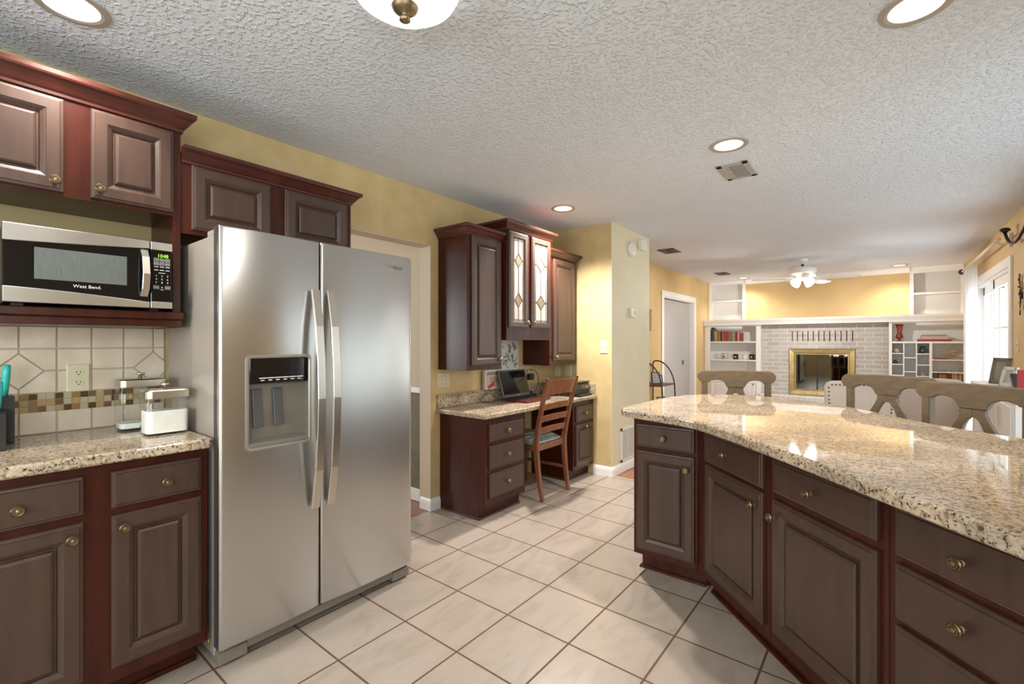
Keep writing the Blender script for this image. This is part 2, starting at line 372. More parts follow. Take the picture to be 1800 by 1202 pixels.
DOOR = [(0, 0), (0, .011), (.003, .0145), (.010, .0155), (.0125, .019), (.047, .019), (.049, .0165), (.052, .0155), (.063, .008), (.066, .003), (.071, .003), (.073, .0115), (.0785, .0155), (.0815, .0165)]
SLIM = [(d * 0.8, w) for d, w in DOOR]
DRAW = [(0, 0), (0, .011), (.003, .0145), (.010, .0155), (.013, .0195), (.02, .0195)]
def knob_mb(fr, u, v, w):
    c = Vector(fr(u, v, w)); ax = Vector(fr(u, v, w + 1)) - c
    return MB().lathe([(.0085, 0), (.0085, .002), (.0055, .004), (.0055, .013), (.0115, .0165), (.0165, .0195), (.0168, .022), (.0150, .0245), (.0138, .0225), (.0126, .0222), (.0112, .0262), (.0098, .0262), (.0086, .0232), (.0074, .0232), (.0058, .0272), (.003, .028), (.0, .028)], c, ax, 24, smooth=False)
def add_door(par, fr, u0, u1, v0, v1, knob=None, prof=DOOR, name='door', mat=None):
    d = part(name, MB().nested(fr, u0, u1, v0, v1, prof), mat or ESP, par)
    if knob: part('knob', knob_mb(fr, knob[0], knob[1], .019), BRASS, d, 'antique brass knob')
    return d
def add_drawer(par, fr, u0, u1, v0, v1, ku=None, kv=None):
    d = part('drawer', MB().nested(fr, u0, u1, v0, v1, DRAW), ESP, par)
    part('knob', knob_mb(fr, ku if ku is not None else (u0 + u1) / 2, kv or (v0 + v1) / 2, .0195), BRASS, d, 'antique brass knob')
    return d

# ------------------------------------------------------------------ setting
def wall_with_holes(fixed_axis, a0, a1, b0, b1, holes, h=2.44):
    """a wall slab a0..a1 thick, b0..b1 long, holes (b0,b1,z0,z1); fixed_axis 'x' or 'y'"""
    mb = MB()
    def bx(p, q, z0, z1):
        if q - p < 1e-4 or z1 - z0 < 1e-4: return
        if fixed_axis == 'x': mb.box(a0, a1, p, q, z0, z1)
        else: mb.box(p, q, a0, a1, z0, z1)
    cur = b0
    for (p, q, z0, z1) in sorted(holes):
        bx(cur, p, 0, h); bx(p, q, 0, z0); bx(p, q, z1, h); cur = q
    bx(cur, b1, 0, h); return mb
XR, YB = 3.63, -2.2
struct('floor', MB().box(0, XR, YB, 4.10, -0.05, 0.0), FLOOR)
mb = MB().box(-0.07, XR, 4.10, 9.7, -0.05, -0.001); mb.box(-3.0, 0.0, YB, 4.1, -0.05, -0.002)
mb.box(-1.2, -0.07, 6.6, 9.0, -0.05, -0.001)
struct('floor_wood', mb, WOODF)
# ceiling with round holes for the recessed lights
CANS = [(1.998, 2.89), (0.556, 3.371), (2.788, 2.102), (0.537, 0.287), (2.886, 9.0), (0.749, 9.05)]
bm = bmesh.new(); eds = []
def ring(pts):
    vs = [bm.verts.new(p) for p in pts]
    for i in range(len(vs)): eds.append(bm.edges.new((vs[i], vs[(i + 1) % len(vs)])))
ring([(-3.1, YB - .1, 2.44), (XR + .1, YB - .1, 2.44), (XR + .1, 9.8, 2.44), (-3.1, 9.8, 2.44)])
for cx, cy in CANS: ring([(cx + .078 * math.cos(2 * PI * i / 32), cy + .078 * math.sin(2 * PI * i / 32), 2.44) for i in range(32)])
bmesh.ops.triangle_fill(bm, use_beauty=True, edges=eds)
bm.verts.index_update(); mb = MB(); mb.add([v.co[:] for v in bm.verts], [[v.index for v in f.verts] for f in bm.faces]); bm.free()
mb.box(-3.1, XR + .1, YB - .1, 9.8, 2.60, 2.66)  # unseen slab over the ceiling, added to block sky light
for a in (-3.1, XR + .02): mb.box(a, a + .08, YB - .1, 9.8, 2.44, 2.6)
for a in (YB - .1, 9.72): mb.box(-3.1, XR + .1, a, a + .08, 2.44, 2.6)
struct('ceiling', mb, CEIL)
struct('wall_left', wall_with_holes('x', -0.12, 0.0, YB, 4.05, [(1.50, 2.366, 0, 2.03)]), GOLD)
mb = MB().box(-.122, .002, 2.362, 2.3665, 0.0, 2.03); mb.box(-.122, .002, 1.499, 1.504, 0, 2.03); mb.box(-.122, .002, 1.499, 2.3665, 2.025, 2.031)
struct('trim_1', mb, JAMB)
mb = MB()   # pier: left face gold, right face painted paler for window light
mb.box(-0.12, 0.667, 4.05, 4.96, 0, 2.44)
struct('wall_pier', mb, GOLD)
struct('wall_pier_side', MB().box(0.667, 0.672, 4.048, 4.962, 0, 2.44), PIERLIT)
struct('wall_family', wall_with_holes('x', -0.07, 0.05, 4.96, 9.7, [(7.03, 8.50, 0, 2.0)]), YELL)
struct('wall_back', MB().box(-0.07, XR + .1, 9.66, 9.76, 0, 2.44), WHITE)
struct('wall_chimney', MB().box(0.71, 3.02, 9.40, 9.66, 1.68, 2.44), YELL)
struct('trim_2', sweep([(0.712, 9.3995), (3.018, 9.3995)], [(0, 2.36), (.012, 2.36), (.05, 2.42), (.055, 2.4385), (0, 2.4385)]), WHITE)
struct('wall_right', wall_with_holes('x', XR, XR + .12, YB, 9.7, [(-1.8, 0.0, 0.95, 2.08), (2.43, 4.19, 0.06, 2.28), (4.45, 5.45, 1.02, 2.05), (6.28, 8.36, 0, 2.0)]), YELL)
struct('wall_front', wall_with_holes('y', YB - .1, YB, -0.12, XR + .12, [(0.4, 2.8, 0.95, 2.1)]), GOLD)
# the room beyond the opening
mb = MB().box(-3.0, -0.122, 2.45, 2.55, 0.92, 2.44); mb.box(-3.1, -3.0, 1.0, 2.55, 0.9, 2.44); mb.box(-3.1, -3.0, YB, -.5, 0, 2.44); mb.box(-3.1, -3.0, -.5, 1.0, 0, .7); mb.box(-3.1, -3.0, -.5, 1.0, 2.1, 2.44); mb.box(-3.0, -0.12, YB - .1, YB, 0, 2.44)
struct('wall_dining', mb, BEIGE)
mb = MB().box(-3.0, -0.122, 2.45, 2.55, 0.0, 0.88); mb.box(-3.1, -3.0, 1.0, 2.55, 0, 0.9); struct('wall_wainscot', mb, OLIVE)
mb = MB().box(-3.0, -0.123, 2.425, 2.45, 0.878, 0.925, .006); mb.box(-3.0, -0.123, 2.435, 2.45, 0, .10, .004); struct('trim_3', mb, WHITE)
mb = MB()
BBP = [(0, 0), (.016, 0), (.016, .055), (.013, .075), (.006, .09), (0, .09)]
for pth in ([(-0.11, 2.366), (0.0, 2.366), (0.0, 2.455)], [(0.672, 4.96), (0.672, 4.05), (0.48, 4.05)][::-1]):
    mb = merge(mb, sweep(pth, BBP))
struct('baseboard_left', mb, WHITE)
mb = merge(sweep([(0.05, 6.94), (0.05, 4.97)][::-1], BBP), sweep([(0.05, 8.6), (0.05, 9.1)], BBP), sweep([(XR, 6.15), (XR, 4.3)], BBP))
struct('baseboard_family', mb, WHITE)
# family room doorway with its pale door leaf
mb = MB()
for y in (6.94, 8.50): mb.box(0.05, 0.068, y, y + .09, 0, 2.09, .004)
mb.box(0.05, 0.068, 7.03, 8.50, 2.0, 2.09, .004)
for y in (7.03, 8.485): mb.box(-.07, .05, y, y + .015, 0, 2.0)
mb.box(-.07, .05, 7.03, 8.5, 1.985, 2.0)
d1 = struct('door_1', mb, WHITE)
o = link_mesh('door_leaf', MB().box(-.055, -.02, 7.24, 8.17, 0.01, 1.975, .003), DOORG, d1); o2 = link_mesh('door_leaf', MB().box(-.055, -.028, 8.18, 8.48, 0.01, 1.975, .003), DOORG, d1)
link_mesh('door_pull', MB().box(-.02, -.005, 8.10, 8.15, .90, .975, .003), BRASS, d1)
mb = MB().box(-1.2, -1.1, 6.6, 9.0, 0, 2.44); mb.box(-1.1, -.07, 6.6, 6.7, 0, 2.44); mb.box(-1.1, -.07, 8.9, 9.0, 0, 2.44); struct('wall_hall', mb, BROWN)
# patio door in the right wall
mb = MB()
for y in (6.19, 8.36): mb.box(XR - .02, XR, y, y + .09, 0, 2.09, .004)
mb.box(XR - .02, XR, 6.28, 8.36, 2.0, 2.09, .004)
for y in (6.28, 8.33): mb.box(XR, XR + .12, y, y + .03, 0, 2.0)
mb.box(XR, XR + .12, 6.28, 8.36, 1.97, 2.0); mb.box(XR, XR + .12, 6.28, 8.36, 0, .03)
w1 = struct('window_1', mb, WHITE)
for k, (p, q, x) in enumerate(((6.31, 7.36, 3.655), (7.28, 8.33, 3.695))):
    f = MB()
    f.box(x, x + .035, p, p + .07, .03, 1.97); f.box(x, x + .035, q - .07, q, .03, 1.97); f.box(x, x + .035, p, q, .03, .13); f.box(x, x + .035, p, q, 1.88, 1.97)
    for j in (1, 2, 3): f.box(x + .012, x + .024, p, q, .13 + 1.75 * j / 4 - .008, .13 + 1.75 * j / 4 + .008)
    f.box(x + .012, x + .024, (p + q) / 2 - .008, (p + q) / 2 + .008, .1, 1.9)
    fo = struct('window_sash', f, WHITE, w1)
    struct('window_glass', MB().box(x + .016, x + .02, p + .07, q - .07, .13, 1.88), GLASS, fo)
def window(n, fr, u0, u1, v0, v1):
    mb = MB(); fo = []
    def bx(a, b, c, d, w0, w1):
        ls = [[fr(a, c, w), fr(b, c, w), fr(b, d, w), fr(a, d, w)] for w in (w0, w1)]; mb.loops(ls, True, True)
    for a, b, c, d in ((u0 - .08, u0, v0 - .08, v1 + .08), (u1, u1 + .08, v0 - .08, v1 + .08), (u0, u1, v1, v1 + .08), (u0, u1, v0 - .08, v0)): bx(a, b, c, d, 0, .02)
    for a, b, c, d in ((u0, u0 + .05, v0, v1), (u1 - .05, u1, v0, v1), (u0, u1, v1 - .05, v1), (u0, u1, v0, v0 + .05), (u0, u1, (v0 + v1) / 2 - .02, (v0 + v1) / 2 + .02), ((u0 + u1) / 2 - .02, (u0 + u1) / 2 + .02, v0, v1)): bx(a, b, c, d, -.06, -.03)
    w = struct('window_%d' % n, mb, WHITE)
    g = MB(); g.loops([[fr(u0 + .05, v0 + .05, q), fr(u1 - .05, v0 + .05, q), fr(u1 - .05, v1 - .05, q), fr(u0 + .05, v1 - .05, q)] for q in (-.048, -.044)], True, True)
    struct('window_glass', g, GLASS, w)
window(2, frXm(XR), 2.43, 4.19, .06, 2.28)
window(5, frXm(XR), 4.45, 5.45, 1.02, 2.05)  # unseen window, added so fill light reaches the far wall
window(4, frXm(XR), -1.8, 0.0, .95, 2.08)  # unseen window, added for light on the left cabinets
window(3, lambda u, v, w: (u, YB + w, v), 0.4, 2.8, .95, 2.1)  # added window behind the camera, admits fill light to the kitchen

# backsplash with diamond insets and a mosaic band
def clip(poly, nx, ny, c):     # keep nx*a+ny*b <= c
    r = []
    for i in range(len(poly)):
        p, q = poly[i], poly[(i + 1) % len(poly)]; dp = nx * p[0] + ny * p[1] - c; dq = nx * q[0] + ny * q[1] - c
        if dp <= 0: r.append(p)
        if (dp < 0) != (dq < 0) and abs(dp - dq) > 1e-9: t = dp / (dp - dq); r.append((p[0] + (q[0] - p[0]) * t, p[1] + (q[1] - p[1]) * t))
    return r
TILE = noise_mat('tumbled_travertine', (0.60, 0.49, 0.38), (0.70, 0.60, 0.485), 9, 0.5, 6, bump=0.2, bscale=40)
GROUT = plain('tan_grout', (0.47, 0.385, 0.295), 0.85)
MOS = [plain('mosaic_' + n, c, 0.15) for n, c in (('umber', (0.10, 0.045, 0.02)), ('caramel', (0.28, 0.165, 0.07)), ('honey', (0.42, 0.29, 0.14)), ('sand', (0.47, 0.41, 0.27)), ('bronze', (0.17, 0.10, 0.05)))]
mb = MB().box(0.0, 0.006, -0.34, 0.685, 0.914, 1.356, mi=1)
yw = 0.109; y00 = 0.205 - 8 * yw; rows = [(1.080, 1.172), (1.172, 1.264), (1.264, 1.356)]
dia = [(0.205, 1.172, .072), (0.641, 1.172, .072), (0.205 - 4 * yw, 1.172, .072)]
def fx(a, b_, c): return (c, a, b_)
def tile(poly, mi=0):
    if len(poly) >= 3: mb.prism(poly, 0.005, 0.0105, 0.0022, mi, 2, fx)
g = .0028
for i in range(13):
    a, b2 = y00 + i * yw, y00 + (i + 1) * yw
    if b2 > 0.69: b2 = .685
    if a > .68 or b2 < -.30: continue
    a = max(a, -.34)
    tile([(a + g, .917), (b2 - g, .917), (b2 - g, 1.004), (a + g, 1.004)])
    for z0, z1 in rows:
        P = [(a + g, z0 + g), (b2 - g, z0 + g), (b2 - g, z1 - g), (a + g, z1 - g)]
        for dy, dz, r in dia:
            cy, cz = (a + b2) / 2, (z0 + z1) / 2
            if abs(cy - dy) < yw and abs(cz - dz) < .093:
                sx = 1 if cy > dy else -1; sz = 1 if cz > dz else -1
                P = clip(P, -sx, -sz, -(sx * dy + sz * dz + r + g * 1.4))
        tile(P)
for dy, dz, r in dia:
    tile(clip([(dy - r + g, dz), (dy, dz - r + g), (dy + r - g, dz), (dy, dz + r - g)], 1, 0, .684))
ms = 0.0258
for i in range(-24, 28):
    for j in range(3):
        y = 0.205 + i * ms
        if y > .66 or y < -.34: continue
        mb.prism([(y + .001, 1.0035 + j * ms), (y + ms - .001, 1.0035 + j * ms), (y + ms - .001, 1.0015 + (j + 1) * ms), (y + .001, 1.0015 + (j + 1) * ms)], .005, .0095, .001, 2 + random.choice([0, 0, 1, 1, 2, 2, 3, 3, 3, 4]), 1, fx)
struct('wall_backsplash', mb, [TILE, GROUT] + MOS)

# ------------------------------------------------------------------ left run
CRP = [(0, 0), (.008, 0), (.008, .010), (.015, .016), (.024, .030), (.035, .044), (.045, .050), (.048, .056), (.048, .070), (0, .070)]
def crown(path, z0, h=1.0): return sweep(path, [(o, z0 + z * h) for o, z in CRP])
t = thing('wall_cabinet', 'dark wooden wall cabinet with two raised-panel doors above the open microwave shelf', 'cabinet', (0, 0.18, 1.355))
mb = MB().box(0, .33, -.32, .66, 1.83, 2.25); mb.box(0, .33, .632, .66, 1.355, 1.83); mb.box(0, .33, -.32, -.30, 1.355, 1.83)
part('body', mb, MAH, t)
part('back_panel', MB().box(.0005, .012, -.30, .632, 1.42, 1.83), BACKB, t, 'light maple back panel')
part('shelf', merge(MB().box(0, .37, -.32, .662, 1.385, 1.418, .005), MB().box(0, .352, -.32, .66, 1.355, 1.385, .003)), MAH, t)
part('crown_moulding', crown([(.33, -.32), (.33, .66), (0, .66)][::-1] if False else [(0, .66), (.33, .66), (.33, -.32)][::-1], 2.195, 1.1), CROWN, t)
F = frX(.33)
add_door(t, F, -.20, .294, 1.842, 2.185, (.268, 1.878))
add_door(t, F, .368, .632, 1.842, 2.185, (.392, 1.878))
t = thing('wall_cabinet', 'low dark wooden wall cabinet mounted above the refrigerator', 'cabinet', (0, 1.07, 1.76))
part('body', MB().box(0, .325, .662, 1.482, 1.765, 2.115), MAH, t)
part('crown_moulding', crown([(.325, .664), (.325, 1.482), (0, 1.482)]  , 2.072, 0.95), CROWN, t)
F = frX(.325)
add_door(t, F, .70, 1.035, 1.785, 2.068, (1.012, 1.806)); add_door(t, F, 1.105, 1.455, 1.785, 2.068, (1.128, 1.806))

t = thing('base_cabinet', 'dark wooden base cabinet with two drawers over two doors left of the refrigerator', 'cabinet', (0, .18, 0))
part('body', MB().box(.004, .595, -.32, .676, .10, .874), MAH, t)
part('toe_kick', merge(MB().box(.004, .515, -.32, .66, 0, .10), MB().box(.515, .527, -.32, .66, 0, .018, .004)), MAH, t)
F = frX(.595)
add_drawer(t, F, .38, .652, .71, .84, .535, .772); add_drawer(t, F, -.20, .309, .71, .84, .155, .772)
add_door(t, F, .38, .652, .15, .685, (.412, .640)); add_door(t, F, -.20, .309, .15, .685, (.278, .640))
def slab(name, poly, z0, z1, label, b=.010, extra=None):
    mb = MB().prism(poly, z0, z1, b, 0, 4)
    return solo(name, mb, GRAN, label, 'countertop')
slab('countertop', [(0.006, -.34), (.645, -.34), (.645, .668), (.635, .680), (.006, .680)], .875, .914, 'short speckled beige granite countertop left of the refrigerator')

# microwave
t = thing('microwave_oven', 'stainless steel and black microwave oven on the open shelf', 'microwave', (.2, .37, 1.42))
y0, y1, z0, z1 = .136, .612, 1.427, 1.698
part('body', merge(MB().box(.02, .375, y0 + .004, y1 - .004, z0, z1 - .002, .004), *[MB().box(a, a + .03, b_, b_ + .03, 1.4185, z0) for a in (.05, .31) for b_ in (.16, .55)]), BLACK, t)
yd = .538
def bandpoly(lower):
    n = 14; top = []
    for i in range(n + 1):
        u = i / n; y = y0 + (yd - .002 - y0) * u
        z = (z0 + .055 - .030 * u ** 1.4) if lower else (z1 - .062 + .030 * u ** 1.2)
        top.append((y, z))
    return top
d = part('door', MB().box(.375, .396, y0, yd - .002, z0, z1, .004), BLACKG, t)
tp = bandpoly(True); part('lower_band', MB().prism([(y0, z0 + .001), (yd - .002, z0 + .001)] + tp[::-1], .395, .401, .0025, 0, 2, lambda a, b_, c: (c, a, b_)), STEEL, d)
tp = bandpoly(False); part('upper_band', MB().prism([(y0, z1 - .001), (yd - .002, z1 - .001)] + tp[::-1], .395, .401, .0025, 0, 2, lambda a, b_, c: (c, a, b_)), STEEL, d)
part('window', MB().prism([(.212, z0 + .085), (.465, z0 + .085), (.465, z1 - .075), (.212, z1 - .075)], .396, .3972, .0006, 0, 1, lambda a, b_, c: (c, a, b_)), noise_mat('mesh_window', (.10, .115, .11), (.16, .175, .165), 20, .25, 3, (1, 60, 1)), d)
part('handle', MB().bar([(.400, .518, z0 + .048), (.418, .519, z0 + .075), (.427, .520, 1.562), (.418, .519, z1 - .070), (.400, .518, z1 - .042)], .024, .010, (0, 1, 0)), NICKEL, d)
part('lettering', text_mb('West Bend.', .0165, lambda a, b_, c: (.3975 + c, .350 + a, z0 + .068 + b_)), PRINT, d)
p = part('control_panel', MB().box(.375, .397, yd + .001, y1, z0, z1, .004), BLACKG, t)
part('lower_trim', MB().box(.396, .400, yd + .001, y1, z0 + .001, z0 + .028, .002), STEEL, p); part('upper_trim', MB().box(.396, .400, yd + .001, y1, z1 - .034, z1 - .001, .002), STEEL, p)
part('clock_digits', text_mb('1048', .019, lambda a, b_, c: (.3976 + c, .580 + a, z1 - .056 + b_)), emis('green_display', (.30, .85, .03), .75), p)
mb = MB()
def keybox(y, z, w, h, out=True):
    s = .0011
    if out:
        for a, b2, c, e in ((-w, w, h - s, h), (-w, w, -h, -h + s), (-w, -w + s, -h, h), (w - s, w, -h, h)): mb.box(.397, .3976, y + a, y + b2, z + c, z + e)
ks = [.558, .577, .596]
mb2 = MB()
for r_, z in enumerate((1.626, 1.610)):
    for y in ks: keybox(y, z, .0078, .0065); mb.box(.397, .3976, y - .005, y + .005, z - .0012, z + .0012)
for z in (1.597, 1.584):
    for y in ks: mb.box(.397, .3976, y - .007, y + .007, z - .0014, z + .0014)
mb.box(.397, .3976, .566, .588, 1.5715, 1.5735)
dg = [['1', '2', '3'], ['4', '5', '6'], ['7', '8', '9']]; tx = []
for r_ in range(3):
    for c_ in range(3): tx.append(text_mb(dg[r_][c_], .010, (lambda yy, zz: (lambda a, b_, c: (.3978 + c, yy + a, zz + b_)))(ks[c_], 1.560 - r_ * .0135)))
tx.append(text_mb('0', .010, lambda a, b_, c: (.3978 + c, ks[1] + a, 1.513 + b_)))
for y in (ks[0], ks[2]): keybox(y, 1.514, .0085, .0065); mb.box(.397, .3976, y - .0055, y + .0055, 1.5128, 1.5152)
mb.box(.397, .3976, ks[1] - .006, ks[1] + .006, 1.5035, 1.505)
part('buttons', merge(mb, *tx), PRINT, p)

# refrigerator
t = thing('refrigerator', 'tall side-by-side stainless steel refrigerator with an ice and water dispenser', 'refrigerator', (.35, 1.16, 0))
part('cabinet', MB().box(.03, .612, .694, 1.630, .030, 1.722, .006), STEELSIDE, t, 'taupe painted sides')
part('gasket', MB().box(.612, .628, .706, 1.618, .11, 1.715), BLACK, t)
def door_grid(ya, yb, hole=None):
    ys = [ya + (yb - ya) * i / 24 for i in range(25)]; zs = [.082, .088, 1.742, 1.748]
    if hole: ys = sorted(set([y for y in ys if all(abs(y - h) > .008 for h in hole[:2])] + list(hole[:2]))); zs = sorted(zs + list(hole[2:]))
    def X(y):
        s_ = (y - ya) / (yb - ya); e = min(y - ya, yb - y)
        r = .010; rr = 0 if e > r else r - math.sqrt(max(0, r * r - (r - e) ** 2))
        return .682 + .010 * (1 - (2 * s_ - 1) ** 2) - rr
    ys = sorted(set(ys + [ya + .002, ya + .005, ya + .010, yb - .010, yb - .005, yb - .002]))
    mb = MB(); n = len(zs)
    vs = [(X(y) - (.004 if j in (0, n - 1) else 0), y, z) for y in ys for j, z in enumerate(zs)]
    fs = []
    for i in range(len(ys) - 1):
        for j in range(n - 1):
            if hole and ys[i] >= hole[0] - 1e-6 and ys[i + 1] <= hole[1] + 1e-6 and zs[j] >= hole[2] - 1e-6 and zs[j + 1] <= hole[3] + 1e-6: continue
            k = i * n + j; fs.append((k, k + n, k + n + 1, k + 1))
    mb.add(vs, fs, 0, True)
    # sides and back
    m = len(ys)
    rim = [(i * n) for i in range(m)] + [(m - 1) * n + j for j in range(1, n)] + [i * n + n - 1 for i in range(m - 2, -1, -1)] + [j for j in range(n - 2, 0, -1)]
    L0 = [vs[k] for k in rim]; mb.loops([L0, [(.664, p[1], p[2]) for p in L0]], False, False); mb.loops([[(.664, p[1], p[2]) for p in L0], [(.628, p[1], p[2]) for p in L0]], False, True, 1)
    if hole:
        a, b2, c, e = hole; hy = [y for y in ys if a - 1e-6 <= y <= b2 + 1e-6]
        lp = [(X(y), y, c) for y in hy] + [(X(y), y, e) for y in hy[::-1]]
        mb.loops([lp, [(.690, p[1], p[2]) for p in lp], [(.640, p[1], p[2]) for p in lp]], False, False, 0)
    return mb, X
SPL = 1.104
dm, XA = door_grid(.688, SPL - .003, (.786, 1.050, .848, 1.232))
SIDEREFL = plain('door_side_reflection', (.05, .045, .04), .5)  # dark cabinet reflection painted on the sides of the steel doors
dl = part('door', dm, [STEEL, SIDEREFL], t)
dm, XB = door_grid(SPL + .003, 1.632)
dr = part('door', dm, [STEEL, SIDEREFL], t)
def fridge_handle(y, par, s):
    zz = [.545, .60, .72, .88, 1.04, 1.20, 1.36, 1.47, 1.525]; o = [.014, .026, .048, .064, .070, .064, .048, .026, .014]
    part('handle', MB().bar([(.69 + q, y, z) for z, q in zip(zz, o)], .038, .014, (0, 1, 0)), NICKEL, par)
fridge_handle(1.068, dl, 1); fridge_handle(1.142, dr, 1)
# dispenser
dsp = part('dispenser', MB(), MGREY, dl) if False else None
mb = MB()
a, b2, c, e = .786, 1.050, .848, 1.232
fr = lambda u, v, w: (.690 + w, u, v)
def rrect(d, w, r=.016):
    u0, u1, v0, v1 = a + d, b2 - d, c + d, e - d; pts = []
    for cx, cy, s0 in ((u1 - r, v1 - r, 0), (u0 + r, v1 - r, 90), (u0 + r, v0 + r, 180), (u1 - r, v0 + r, 270)):
        for k in range(5): q = math.radians(s0 + 22.5 * k); pts.append((.690 + w, cx + r * math.cos(q), cy + r * math.sin(q)))
    return pts
mb.loops([rrect(-.006, -.006, .02), rrect(-.005, .004, .02), rrect(.002, .005, .018), rrect(.008, .002, .016), rrect(.008, -.022, .016)], False, False)
part('dispenser_bezel', mb, plain('bezel_grey', (.36, .33, .29), .35, metal=.6), dl)
part('dispenser_cavity', merge(MB().box(.640, .648, a, b2, c, e), MB().box(.648, .688, a + .002, a + .010, c, 1.13), MB().box(.648, .688, b2 - .010, b2 - .002, c, 1.13),
     MB().prism([(.646, c + .002), (.692, c + .002), (.696, c + .018), (.688, c + .026), (.646, c + .040)], a + .006, b2 - .006, .002, 0, 2, lambda p, q, r_: (p, r_, q))), MGREY, dl)
part('dispenser_panel', MB().box(.650, .694, a + .008, b2 - .008, 1.118, e - .008, .004), BLACKG, dl)
mb = MB()
for k in range(6): mb.box(.694, .6948, .832 + k * .031, .861 + k * .031, 1.139, 1.143)
for k in range(6): mb.box(.694, .6946, .838 + k * .031, .853 + k * .031, 1.130, 1.1335)
part('dispenser_marks', mb, PRINT, dl)
for k in range(2):
    y = .838 + k * .083
    part('dispenser_paddle', MB().box(.655, .668, y - .02, y + .02, .935, 1.095, .004, rot=Matrix.Rotation(math.radians(-7), 3, 'Y')), DGREY, dl)
part('lettering', text_mb('Whirlpool', .030, lambda p, q, r_: (XB(1.505) + .001 + r_, 1.505 + p, 1.688 + q), shear=.15), plain('grey_logo', (.25, .25, .25), .4, metal=.6), dr)
mb = MB().box(.62, .655, .70, 1.622, .030, .074, .003); mb.box(.655, .662, .80, 1.52, .036, .070, .002)
mb.box(.62, .664, .694, .80, .012, .060, .004); mb.box(.62, .664, 1.52, 1.628, .012, .060, .004); mb.box(.05, .62, .70, .74, 0.004, .032); mb.box(.05, .62, 1.58, 1.62, 0.004, .032)
for y in (.72, 1.60): mb.lathe([(.018, 0), (.018, .03)], (.62, y, 0), 'z', 14)
for y in (.72, 1.60): mb.lathe([(.018, 0), (.018, .03)], (.10, y, 0), 'z', 14)
part('base_grille', mb, MGREY, t)
for y in (.70, 1.59): part('lower_hinge', MB().box(.60, .672, y, y + .03, .0745, .0815, .002), NICKEL, t)
for y in (.70, 1.54): part('hinge_cover', MB().box(.52, .66, y, y + .08, 1.7225, 1.7475, .004), STEELSIDE, t)
part('sticker', MB().lathe([(.008, 0), (.008, .0008)], (.55, .6938, .07), (0, -1, 0), 16), plain('yellow_sticker', (.75, .62, .02), .5), t, 'small round yellow sticker')

# canisters
def canister(loc, w, dpt, h, fill, lab, fm, rz=0):
    t = thing('canister', lab, 'canister', loc, rz, 'glass canisters')
    def rr(hw, hd, r, z):
        P = []
        for cx, cy, s0 in ((hw - r, hd - r, 0), (-hw + r, hd - r, 90), (-hw + r, -hd + r, 180), (hw - r, -hd + r, 270)):
            for k in range(5): q = math.radians(s0 + 22.5 * k); P.append((cx + r * math.cos(q), cy + r * math.sin(q), z))
        return P
    A, B = dpt / 2, w / 2
    part('jar', MB().loops([rr(A - .006, B - .006, .018, 0), rr(A, B, .022, .008), rr(A, B, .022, h - .02), rr(A - .006, B - .006, .02, h - .004), rr(A - .006, B - .006, .02, h)], True, True, 0, True), JARG, t, local=True)
    part('contents', MB().loops([rr(A - .006, B - .006, .018, .009), rr(A - .0055, B - .0055, .018, fill - .006), rr(A - .007, B - .007, .018, fill)], True, True, 0, False), fm, t, local=True)
    ld = part('lid', MB().loops([rr(A - .010, B - .010, .018, h - .004), rr(A + .001, B + .001, .022, h + .0005), rr(A + .001, B + .001, .022, h + .028), rr(A - .004, B - .004, .02, h + .033)], True, True, 0, False), NICKEL, t, local=True)
    part('lid_knob', MB().lathe([(.007, 0), (.006, .014), (.016, .017), (.018, .021), (.015, .024), (0, .025)], (0, 0, h + .033), 'z', 18), NICKEL, ld, local=True)
canister((.375, .592, .914), .152, .115, .150, .098, 'wide glass canister half full of white flour by the refrigerator', FLOUR)
canister((.155, .560, .914), .165, .115, .185, .03, 'taller glass canister standing behind the flour canister', FLOUR)
# knife block and knives
t = thing('knife_block', 'black knife block holding teal handled knives at the left end of the counter', 'knife block', (.24, .10, .914))
part('block', MB().prism([(.17, .055), (.17, .158), (.33, .150), (.33, .048)], .914, 1.045, .004, 0, 2), BLACK, t)
part('upper_step', MB().prism([(.08, .075), (.08, .182), (.171, .182), (.171, .075)], .914, 1.090, .004, 0, 2), BLACK, t)
def knife(x, y, z, l, tilt, lab):
    t = thing('knife', lab, 'knife', (x, y, z), 0, 'teal knives in the block')
    dx, dy, dz = tilt
    part('handle', MB().tube([(0, 0, .001), (dx * .3 * l, dy * .3 * l, .3 * l), (dx * .7 * l, dy * .7 * l, .7 * l), (dx * l * .97, dy * l * .97, l * .97), (dx * l, dy * l, l)], [.0095, .011, .012, .0105, .006], 12, flat=1.35), TEAL, t, local=True)
knife(.135, .158, 1.091, .115, (.1, .05, 1), 'teal knife handle at the back of the knife block, nearest the outlet')
knife(.25, .132, 1.046, .105, (.12, .05, 1), 'teal knife handle at the front step of the knife block')
knife(.10, .115, 1.091, .120, (.1, .05, 1), 'teal knife handle at the far left rear of the knife block')
